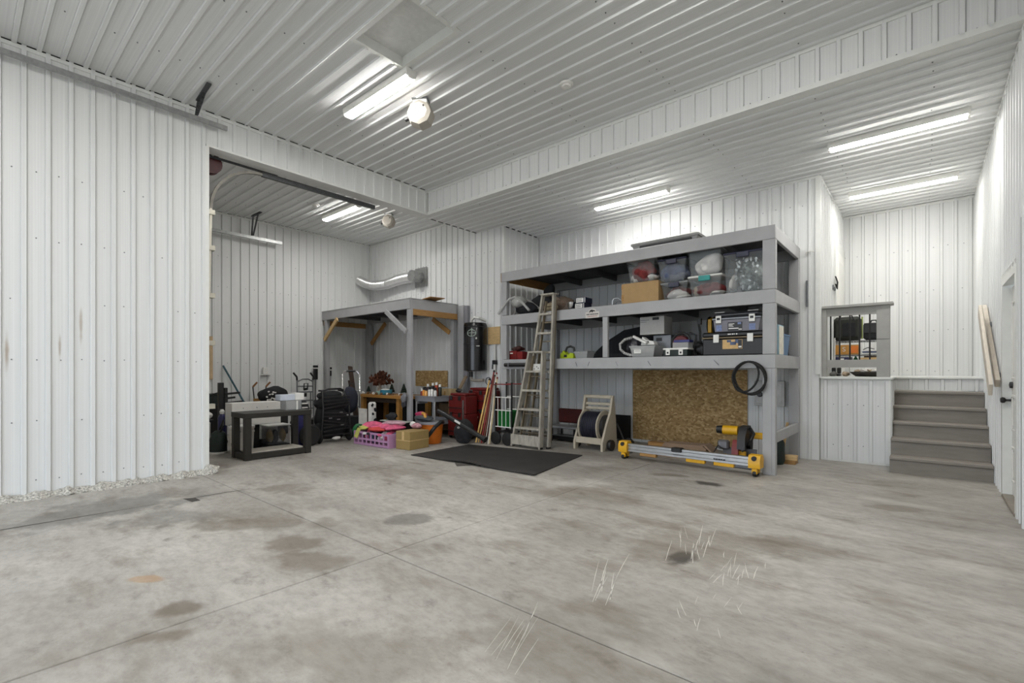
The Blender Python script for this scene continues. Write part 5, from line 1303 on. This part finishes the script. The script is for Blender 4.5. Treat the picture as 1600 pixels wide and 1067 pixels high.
PINE = mat('dark_fir', '1e2a1e', .9, var=.4, scale=40)
for x, y, h, lb in ((-8.60, 6.08, .22, 'small dark bottle-brush tree beside the dried bouquet'), (-8.18, 6.08, .23, 'small dark bottle-brush tree nearest the stand post on the pine table'), (-9.32, 5.98, .16, 'tiny dark fir ornament at the far end of the pine table'), (-7.95, 6.10, .12, 'short dark fir ornament tucked by the stand post on the pine table')):
    t = thing('ornament_tree', lb, 'ornament', (x, y, .757), 0, 'fir ornaments on the pine table')
    mb = MB(); mb.lathe([(.03, 0), (.035, .012), (.012, .02), (.012, .035)], n=10); mb.build('base', WOOD, t)
    prof = [(.0, .035)]
    for k in range(5): f = k / 5; prof += [(h * .33 * (1 - f) + .01, .035 + f * (h - .04)), (h * .22 * (1 - f) + .004, .035 + (f + .12) * (h - .04))]
    MB().lathe(prof + [(0, h)], n=11).build('needles', PINE, t)
BLU = mat('turquoise_glaze', '3f8aa5', .35, var=.1)
t = thing('turquoise_bowl', 'turquoise tub with pale paper on the front of the pine table', 'bowl', (-8.40, 5.80, .757))
MB().lathe([(0, 0), (.09, 0), (.12, .03), (.125, .09), (.13, .10), (.12, .10), (.10, .03), (0, .02)], n=22).build('tub', BLU, t); MB().blob((-.01, 0, .10), .09, .08, .02, .2, 4, 2).build('paper', CWHT, t)
t = thing('pale_cup', 'small pale green cup beside the turquoise tub', 'cup', (-8.60, 5.75, .757))
MB().lathe([(0, 0), (.04, 0), (.05, .07), (.045, .07), (.035, .01), (0, .01)], n=16).build('cup_body', mat('mint', 'a7c9bf', .5), t); MB().tube([(.045, 0, .055), (.07, 0, .05), (.07, 0, .025), (.042, 0, .02)], .006, 6).build('handle', mat('mint', 'a7c9bf'), t)
rnd = random.Random(31)
for k in range(12):
    x = -9.05 + .13 * k + rnd.uniform(-.03, .03); y = 5.70 + rnd.uniform(-.02, .06)
    if abs(x + 8.45) < .2: y = 5.66
    tag(MB().blob((0, 0, .024), .028, .026, .024, .3, k, 2, 0).build('pine_cone', mat('cone_brown', '6d5137', .8, var=.5, scale=60) if k % 3 else CWHT), 'small cone ornament scattered along the front edge of the pine table', 'ornament', (x, y, .757), rnd.uniform(0, 3), 'cones on the pine table')
# utility cart with spray cans
UC = mat('utility_grey', '85868b', .5, var=.05)
t = thing('utility_cart', 'grey plastic utility cart with two shelves below the strand board panel', 'cart', (-7.02, 5.90, 0), .0)
MB().tub(.56, .44, .10, .04, .98, .015).build('top_tray', UC, t).location = (0, 0, .68)
MB().tub(.56, .44, .10, .012, .98, .015).build('lower_tray', UC, t).location = (0, 0, .26)
for (x, y) in ((-.26, -.20), (.26, -.20), (-.26, .20), (.26, .20)):
    MB().cyl((x, y, .06), (x, y, .70), .016, n=10).build('upright', mat('upright_grey', 'a5a6a8', .4), t); MB().lathe([(0, -.015), (.03, -.015), (.03, .015), (0, .015)], (x, y, .03), 12, Ry).build('caster', BLKM, t)
MB().box(-.36, -.12, .62, -.29, .10, .76, .006).build('end_bin', mat('bin_grey', '9a9ba2', .5), t); MB().box(-.36, -.12, .30, -.29, .10, .40, .006).build('end_bin', mat('bin_blue_grey', '8286a0', .5), t)
cans = [(-.19, -.12, '7b2a22', .15), (-.11, -.14, 'd68a2c', .17), (-.04, -.15, 'd9a05a', .16), (.04, -.13, 'd8d5cf', .18), (.12, -.14, 'd8d5cf', .19), (.20, -.13, 'c9c7c4', .17), (-.14, -.02, '3b2226', .22), (-.02, .0, '2e2028', .24), (.08, .0, '9d3d22', .25), (.18, .0, '20261f', .22), (-.23, -.02, 'cfcbc6', .17)]
names_ = ['dark red', 'orange', 'tan', 'white', 'tall white', 'pale grey', 'maroon', 'black-purple', 'rust', 'green-black', 'cream']
for (x, y, h_, L), nm in zip(cans, names_):
    L *= 1.15
    t2 = thing('spray_can', nm + ' spray can standing in the top tray of the grey utility cart', 'can', (-7.02 + x, 5.90 + y, .724), 0, 'spray cans on the utility cart')
    MB().lathe([(0, 0), (.031, 0), (.033, .005), (.033, L - .05), (.02, L - .03)], n=14).build('can_body', mat('can_' + h_, h_, .35, .2, var=.2, scale=30), t2)
    MB().lathe([(.024, L - .03), (.024, L + .02), (.0, L + .022)], n=12).build('cap', WHITE if sum(lin(h_)) < .5 else BLK, t2)
t = thing('shop_glove', 'grey work glove hanging over the end of the utility cart', 'glove', (-7.24, 5.425, .62))
MB().blob((0, -.04, .13), .07, .05, .09, .15, 5, 3).build('palm', mat('glove_grey', '77787c', .9, var=.3), t)
for k in range(4): MB().tube([(-.045 + .03 * k, -.05, .07), (-.04 + .034 * k, -.06, .0), (-.03 + .034 * k, -.05, -.05 + .01 * k)], [.014, .013, .009], 7).build('finger', mat('glove_dark', '3a3b40', .9), t)
t = thing('handheld_tool', 'pink and yellow handheld tool lying on the orange bucket lid', 'power tool', (-6.62, 5.28, .375))
t.location = (-6.60, 5.36, .382)
MAG = mat('magenta_plastic', 'a62a55', .5)
MB().blob((-.10, -.02, .10), .13, .08, .05, .15, 3, 3, .05).build('pink_case', MAG, t); MB().blob((.02, -.03, .045), .20, .12, .05, .15, 4, 3, 0).build('dark_body', mat('slate_plastic', '3b4044', .5, var=.3), t)
MB().tube([(.0, -.06, .13), (.08, -.08, .12), (.13, -.10, .05)], .028, 8).build('yellow_handle', mat('amber', 'c9923a', .5), t)
t = thing('bucket_vacuum', 'orange bucket with grey lid and black suction hose', 'bucket', (-6.48, 5.40, 0))
MB().lathe([(0, 0), (.155, 0), (.17, .02), (.195, .31), (.205, .315), (.205, .335), (.195, .335)], n=30).build('bucket_body', ORANGE, t)
MB().lathe([(.212, .332), (.216, .345), (.21, .365), (.15, .375), (0, .375)], n=30).build('lid', UC, t)
MB().blob((.075, -.172, .17), .045, .02, .035, .1, 3, 2).build('house_mark', BLK, t); MB().blob((.085, -.196, .175), .016, .006, .012, .1, 4, 2).build('mark_centre', WHITE, t)
hp = [(.16, .12, .36), (.26, -.02, .38), (.27, -.16, .30), (.20, -.24, .16), (.06, -.27, .07), (-.10, -.26, .035), (-.22, -.22, .034)]
MB().tube(hp, .032, 10).build('suction_hose', BLK, t)
t = thing('leaf_blower', 'black leaf blower with long tube pointing across the floor', 'blower', (-6.05, 5.75, 0))
MB().blob((.02, 0, .20), .20, .15, .21, .08, 5, 3, 0).build('collection_bag', BLKC, t)
MB().tube([(-.32, -.30, .56), (-.16, -.28, .50), (.24, -.28, .36), (.66, -.27, .20), (.78, -.26, .155)], [.035, .045, .043, .036, .05], 12).build('tube', mat('tube_black', '232425', .35), t)
mb = MB(); mb.bar((.13, -.325, .425), (.26, -.325, .38), .005, .036, up=(0, 0, 1)); mb.build('white_label', WHITE, t)
mb = MB()
for k in range(5): mb.box(.02 + .02 * (k % 3), -.165, .27 + .014 * (k // 2), .035 + .02 * (k % 3), -.150, .278 + .014 * (k // 2))
s_ = mb.build('white_print', WHITE, t); s_['kind'] = 'stuff'
# rear bench with offcuts behind the cart
t = thing('pine_bench', 'low pine bench with cardboard offcuts against the wall beside the post', 'bench', (-7.02, 6.30, 0))
MB().box(-.32, -.14, .66, .18, .20, .72, .004).build('bench_top', mat('kraft_pine', 'a98d5e', .7), t); MB().box(-.30, -.10, 0, -.22, .18, .658).build('leg_panel', mat('dark_brown_wood', '3a2a20'), t); MB().box(.08, -.10, 0, .16, .18, .658).build('leg_panel', mat('kraft_pine', 'a98d5e'), t)
MB().box(-.22, -.08, .1, .08, -.06, .62).build('front_panel', mat('brown_panel', '5c4a33', .7), t)
t = thing('offcut_box', 'shallow cardboard box lying open on the low pine bench', 'box', (-7.07, 6.36, .724))
MB().box(-.24, -.14, 0, .18, .10, .17, .003).build('carton', mat('tan_card', 'b7a077', .8), t); MB().box(-.02, -.1425, .06, .02, -.1402, .13).build('handle_slot', WOOD, t)
mb = MB(); mb.bar((-.10, -.05, 0), (-.08, .24, .42), .075, .03, bev=.003); tag(mb.build('offcut_board', mat('grey_brown_wood', '8d7a62', .7, var=.15)), 'weathered board offcut leaning on the wall post above the red chests', 'board', (-6.765, 6.34, .724))
# red rolling tool chests
RED2 = mat('deep_red_plastic', '641613', .45, var=.12)
for x0, y0, w, h, lb, nd in ((-6.45, 6.15, .46, .84, 'red plastic rolling tool stack with black latches', 3), (-6.30, 6.53, .50, .93, 'taller red tool chest behind the broom handles', 4)):
    t = thing('tool_chest', lb, 'tool chest', (x0, y0, 0))
    dp = .13 if x0 < -6.4 else .19
    MB().box(-w / 2, -.20, .06, w / 2, dp, h * .55, .012).build('lower_case', RED2, t); MB().box(-w / 2 + .01, -.19, h * .55 + .004, w / 2 - .01, dp - .01, h - .05, .012).build('upper_case', RED2, t)
    MB().box(-w / 2 + .03, -.17, h - .045, w / 2 - .03, dp - .02, h, .012).build('lid', mat('red_lid', '6a1815', .45, var=.1), t)
    for k in range(nd):
        z0 = .14 + k * (h - .2) / nd; MB().box(-w / 2 + .03, -.212, z0, w / 2 - .03, -.2005, z0 + .014).build('seam', BLK, t)
    for xx in (-w * .28, w * .2):
        for zz in (h * .55, h - .08): MB().box(xx - .03, -.222, zz - .045, xx + .03, -.2005, zz + .03, .005).build('latch', BLK, t)
    MB().box(w / 2 - .06, -.216, .10, w / 2 - .03, -.2005, h - .12).build('silver_rail', ALU, t); MB().box(-.04, -.216, h * .40, .03, -.2005, h * .40 + .03).build('badge', WHITE, t)
    for xx in (-w / 2 + .06, w / 2 - .06): MB().lathe([(0, -.02), (.03, -.02), (.03, .02), (0, .02)], (xx, 0, .03), 12, Ry).build('caster', BLKM, t)
t = thing('power_drill', 'small black tool lying on the red tool stack', 'power tool', (-6.55, 6.09, .844))
MB().blob((0, 0, .04), .06, .05, .04, .2, 6, 2, 0).build('motor', BLK, t); MB().cyl((.03, 0, .04), (.12, -.02, .05), .016, n=8).build('chuck', STEELG, t)
# sticks
STK = [('d9b36a', (-5.998, 6.352, 1.09), (-5.878, 5.880, .012), .016, 'pale yellow broom handle leaning in the bundle by the red chests', 'broom'),
       ('b99257', (-5.919, 6.319, 1.02), (-5.836, 5.900, .012), .014, 'tan broom handle leaning in the bundle by the red chests', 'broom'),
       ('7d1f1d', (-5.947, 6.417, 1.24), (-5.749, 5.880, .012), .016, 'dark red handle leaning in the bundle by the red chests', 'rake'),
       ('6d3b2a', (-5.894, 6.377, 1.16), (-5.720, 5.900, .012), .014, 'brown wooden handle leaning in the bundle by the red chests', 'rake'),
       ('cfcabf', (-5.868, 6.400, 1.20), (-5.588, 5.880, .012), .012, 'long white pole leaning in the bundle by the red chests', 'pole'),
       ('c8b58e', (-5.816, 6.360, 1.12), (-5.577, 5.900, .012), .012, 'thin cream pole leaning nearest the shelf post', 'pole'),
       ('a7a39a', (-5.851, 6.313, 1.00), (-5.652, 5.880, .012), .010, 'short grey pole leaning in the bundle by the shelf post', 'pole')]
for h_, p1, p0, r, lb, cat in STK:
    t = thing('long_handle', lb, cat, p0, 0, 'handles leaning by the red chests')
    d_ = Vector(p1) - Vector(p0)
    mb = MB(); mb.tube([(0, 0, .0), d_ * .5, d_], [r * .9, r, r * .9], 8); mb.build('shaft', mat('stick_' + h_, h_, .5, var=.1), t)
    mb = MB(); mb.tube([d_ * .985, d_ * 1.01], r * 1.25, 8); mb.build('end_cap', BLK if r > .013 else RED, t)
# green wire cart at the shelf end
t = thing('wire_cart', 'black and white wire cart holding a green bin beside the stepladders', 'cart', (-5.33, 6.21, 0))
for (x, y) in ((-.24, -.16), (.12, -.16), (-.24, .12), (.12, .12)): MB().box(x - .012, y - .012, .12, x + .012, y + .012, 1.05, .003).build('upright', BLK, t)
for zz, m_ in ((1.02, RED), (.80, WHITE), (.58, WHITE), (.30, WHITE)):
    for y in (-.165, .125): MB().cyl((-.24, y, zz), (.12, y, zz), .009, n=8).build('cross_wire', m_, t)
for k in range(4):
    x = -.18 + k * .09; MB().cyl((x, -.168, .30), (x, -.168, .80), .006, n=6).build('vertical_wire', WHITE, t)
MB().tub(.32, .22, .27, .008, .95, .012).build('green_bin', mat('green_bin', '14662a', .4, var=.1), t).location = (-.06, -.02, .30)
MB().box(-.22, -.14, .2, .10, .11, .225).build('bottom_tray', BLK, t)
for s in (-1, 1): MB().lathe([(.03, -.03), (.085, -.03), (.11, -.015), (.11, .015), (.085, .03), (.03, .03)], (s * .02 - .18 + (s > 0) * .22, -.20, .11), 22, Matrix.Rotation(PI / 2, 4, 'X')).build('wheel', BLKM, t)
MB().cyl((-.2, -.18, .11), (.06, -.18, .11), .012, n=8).build('axle', STEELG, t)
t = thing('grey_upright', 'grey flat timber standing beside the broom handles', 'timber', (-5.84, 6.30, 0))
MB().box(-.035, -.02, 0, .035, .02, .82, .003).build('timber', GREYP, t); MB().box(-.04, -.03, .78, .04, .03, .84, .004).build('cap', BLK, t)

# ---------------------------------------------------------------- landing rack and bags
t = thing('wire_rack', 'white wire rack on the landing behind the guard rail', 'rack', (-.78, 9.25, 1.168))
for x in (-.30, .30):
    for y in (-.16, .16): MB().cyl((x, y, 0), (x, y, .60), .009, n=8).build('leg', WHITE, t)
for zz in (.17, .32, .54):
    for y in (-.16, .16): MB().cyl((-.30, y, zz), (.30, y, zz), .008, n=8).build('shelf_edge', STEELG, t)
    mb = MB()
    for k in range(15): mb.cyl((-.28 + k * .04, -.16, zz), (-.28 + k * .04, .16, zz), .004, n=5)
    s_ = mb.build('shelf_wires', WHITE, t); s_['kind'] = 'stuff'
OLV = mat('olive_black_cloth', '2b2d27', .85, var=.25, bump=.3)
t = thing('duffel_bag', 'large black tote bag with lime trim on the landing rack', 'bag', (-.93, 9.22, 1.724))
mb = MB(); mb.box(-.18, -.13, 0, .19, .13, .37, .05); mb.build('bag_body', OLV, t)
MB().box(-.05, -.145, .06, .12, -.131, .27, .01).build('front_pocket', BLKC, t); MB().tube([(-.11, -.14, .3), (-.06, -.15, .40), (.06, -.15, .40), (.11, -.14, .3)], .011, 8).build('handle', BLK, t)
for x in (-.188, .195): MB().tube([(x, -.05, .02), (x, -.06, .2), (x, -.04, .36)], .012, 8).build('lime_trim', mat('lime_trim', '8d9a55', .7), t)
t = thing('laptop_bag', 'small black satchel with handle on the landing rack', 'bag', (-.62, 9.22, 1.724))
MB().box(-.10, -.09, 0, .14, .09, .26, .03).build('bag_body', BLKC, t); MB().box(-.09, -.104, .10, .13, -.091, .255, .008).build('flap', BLK, t); MB().tube([(-.02, 0, .255), (0, 0, .30), (.05, 0, .30), (.07, 0, .255)], .011, 8).build('handle', BLK, t)
t = thing('orange_carton', 'orange carton with white letter on the middle rack shelf', 'box', (-.93, 9.22, 1.503))
MB().box(-.16, -.12, 0, .16, .12, .15, .003).build('carton', mat('orange_card', 'c08a3e', .6, var=.1), t); text('S', .10, CWHT, t, (-.03, -.122, .078), (PI / 2, 0, 0)); MB().box(.06, -.1225, .02, .15, -.1202, .13).build('orange_panel', ORANGE, t)
t = thing('paper_stack', 'pile of white papers and cables on the middle rack shelf', 'papers', (-.62, 9.22, 1.503))
for k in range(3): MB().box(-.12 + .01 * k, -.11, k * .022, .13 - .02 * k, .11, k * .022 + .02, .003).build('paper', (WHITE, CBLU, CWHT)[k], t)
MB().tube([(-.10, -.09, .07), (-.04, -.11, .10), (.04, -.09, .075)], .006, 6).build('cable', BLK, t)
t = thing('blue_carton', 'dark blue printed carton on the low rack shelf', 'box', (-.98, 9.22, 1.353))
MB().box(-.11, -.12, 0, .11, .12, .11, .003).build('carton', mat('indigo_card', '26264a', .6), t)
mb = MB()
for (x, zz, w, h) in ((-.03, .06, .05, .03), (.03, .02, .03, .05), (-.08, .03, .03, .02), (.0, .02, .02, .02)): mb.box(x, -.1225, zz, x + w, -.1202, zz + h)
s_ = mb.build('white_print', WHITE, t); s_['kind'] = 'stuff'
t = thing('green_bottle', 'short green bottle between the cartons on the low rack shelf', 'bottle', (-.82, 9.20, 1.353))
MB().lathe([(0, 0), (.03, 0), (.03, .08), (.012, .11), (.012, .125)], n=14).build('bottle_body', mat('bottle_green', '1d5c34', .3), t); MB().lathe([(.014, .125), (.014, .14), (0, .14)], n=10).build('cap', WHITE, t)
t = thing('wooden_crate', 'honey coloured shallow wooden crate on the low rack shelf', 'crate', (-.62, 9.22, 1.353))
for s in (-1, 1): MB().box(-.15, s * .11 - .008, 0, .15, s * .11 + .008, .10, .002).build('side', WOOD2, t); MB().box(s * .142 - .008, -.10, 0, s * .142 + .008, .10, .10, .002).build('end', WOOD2, t)
MB().box(-.13, -.10, .0, .13, .10, .012).build('bottom', WOOD2, t); MB().box(-.09, -.09, .014, .1, .09, .12, .004).build('dark_book', mat('dark_brown_wood', '3a2a20'), t)
t = thing('fabric_basket', 'dark basket of beige rags on the landing floor behind the guard rail', 'basket', (-.62, 8.60, 1.168))
MB().lathe([(0, 0), (.15, 0), (.22, .06), (.215, .065), (.15, .012), (0, .012)], n=22).build('basket', mat('dark_basket', '34302b', .8, var=.3), t)
for k in range(4): MB().blob((-.09 + .06 * k, -.02 * (k % 2), .075), .07, .09, .035, .3, 90 + k, 2, .02).build('rag', (mat('beige_rag', 'a3917b', .95, var=.3), CWHT)[k % 2], t)
t = thing('crumpled_shoes', 'grey and beige crumpled shoes on the landing behind the guard rail', 'shoes', (-.965, 8.60, 1.168))
for s in (-1, 1): MB().blob((s * .07, 0, .035), .045, .12, .035, .15, 6 + s, 3, 0).build('shoe', mat('beige_rag', 'a3917b') if s > 0 else mat('grey_shoe', '6c6a66', .9), t)
t = thing('boots', 'black boots at the shadowed end of the landing', 'boots', (-1.03, 8.82, 1.168))
for s in (-1, 1): MB().box(s * .035 - .025, -.10, 0, s * .035 + .025, .08, .04, .008).build('boot_foot', BLK, t); MB().box(s * .035 - .024, .01, .041, s * .035 + .024, .08, .13, .008).build('boot_shaft', BLK, t)

# ---------------------------------------------------------------- marks on the concrete
def floor_lines(name, m, segs):
    mb = MB()
    for (p, q_, w) in segs:
        p, q_ = Vector((*p, 0)), Vector((*q_, 0)); d_ = (q_ - p).normalized(); nrm = Vector((-d_.y, d_.x, 0)) * w / 2
        up = Vector((0, 0, .0012))
        mid = p.lerp(q_, .5) + nrm * 1.6
        mb.bm.faces.new([mb.bm.verts.new(v) for v in (p + up, mid - nrm + up, q_ + up, q_ + nrm * .5 + up, mid + nrm + up, p + nrm + up)])
    s_ = mb.build(name, m, floor, smooth=False); s_['kind'] = 'stuff'
rnd = random.Random(17); segs = []
def scr(x, y, L, a, w): segs.append(((x, y), (x + L * math.cos(a), y + L * math.sin(a)), w))
for k in range(14): scr(-1.36 + rnd.uniform(0, .25), 3.15 + rnd.uniform(-.1, .45), rnd.uniform(.12, .5), 1.9 + rnd.uniform(-.12, .12), rnd.uniform(.002, .006))
for k in range(16): scr(-.98 + rnd.uniform(-.05, .22), 2.95 + rnd.uniform(-.15, .45), rnd.uniform(.10, .28), 1.75 + rnd.uniform(-.2, .2), rnd.uniform(.002, .005))
for k in range(9): scr(-1.38 + rnd.uniform(-.05, .12), 2.35 + rnd.uniform(-.1, .3), rnd.uniform(.2, .45), 1.95 + rnd.uniform(-.1, .1), rnd.uniform(.002, .0045))
for k in range(10): scr(-1.40 + rnd.uniform(-.12, .2), 1.55 + rnd.uniform(-.1, .25), rnd.uniform(.15, .4), 1.95 + rnd.uniform(-.1, .1), rnd.uniform(.0015, .0035))
for k in range(10): scr(-.9 + rnd.uniform(-.1, .2), 2.45 + rnd.uniform(-.15, .3), rnd.uniform(.06, .18), 1.8 + rnd.uniform(-.4, .4), rnd.uniform(.0015, .0035))
floor_lines('scratches', mat('scratch_white', 'd6d3cb', .7), segs)
floor_lines('dark_marks', mat('dark_mark', '3a3631', .7, var=.2), [((-5.50, -.6), (-5.45, 1.26), .022), ((-5.44, 1.50), (-5.41, 2.07), .022)])
MB().prism([(-5.49, 1.46), (-5.29, 1.48), (-5.29, 1.55), (-5.44, 1.55)], 'z', 0.0003, .0014).build('dark_patch', mat('dark_mark', '3a3631'), floor)

# ---------------------------------------------------------------- pieces that belong to a part go one level deeper
NEST = dict(latch_mark='latch', latch_slot='latch', motor_cap='motor', label_lettering='front_label', label_mark='front_label',
            label_picture='picture_label', label_panel='picture_label', label_text='picture_label', lid_lettering='lid', clasp='lid',
            emblem_bar='emblem_ring', print_lines='label', label_print='label', hub='tyre', seam='lower_case', badge='lower_case',
            white_label='tube', mark_centre='house_mark', backpack_loop='backpack', meter_dial='panel_door', valve_lever='valve',
            flap='bag_body', front_pocket='bag_body', black_spot='pillow_body', screw_cap='housing', cord_outlet='housing',
            bent_nails='front_beam', raw_end='front_beam', orange_panel='carton', print_mark='carton', pocket='bag_body')
def base(o): return o.name.split('.')[0]
def centre(o):
    c = Vector((0, 0, 0))
    for k in o.bound_box: c += Vector(k) / 8
    return c
for root in [o for o in COL.objects if o.parent is None and o.get('label')]:
    kids = list(root.children)
    for k in kids:
        want = NEST.get(base(k))
        mates = [q for q in kids if base(q) == want and q.matrix_basis == Matrix.Identity(4)] if want else []
        if mates:
            k.parent = min(mates, key=lambda q: (centre(q) - centre(k)).length)
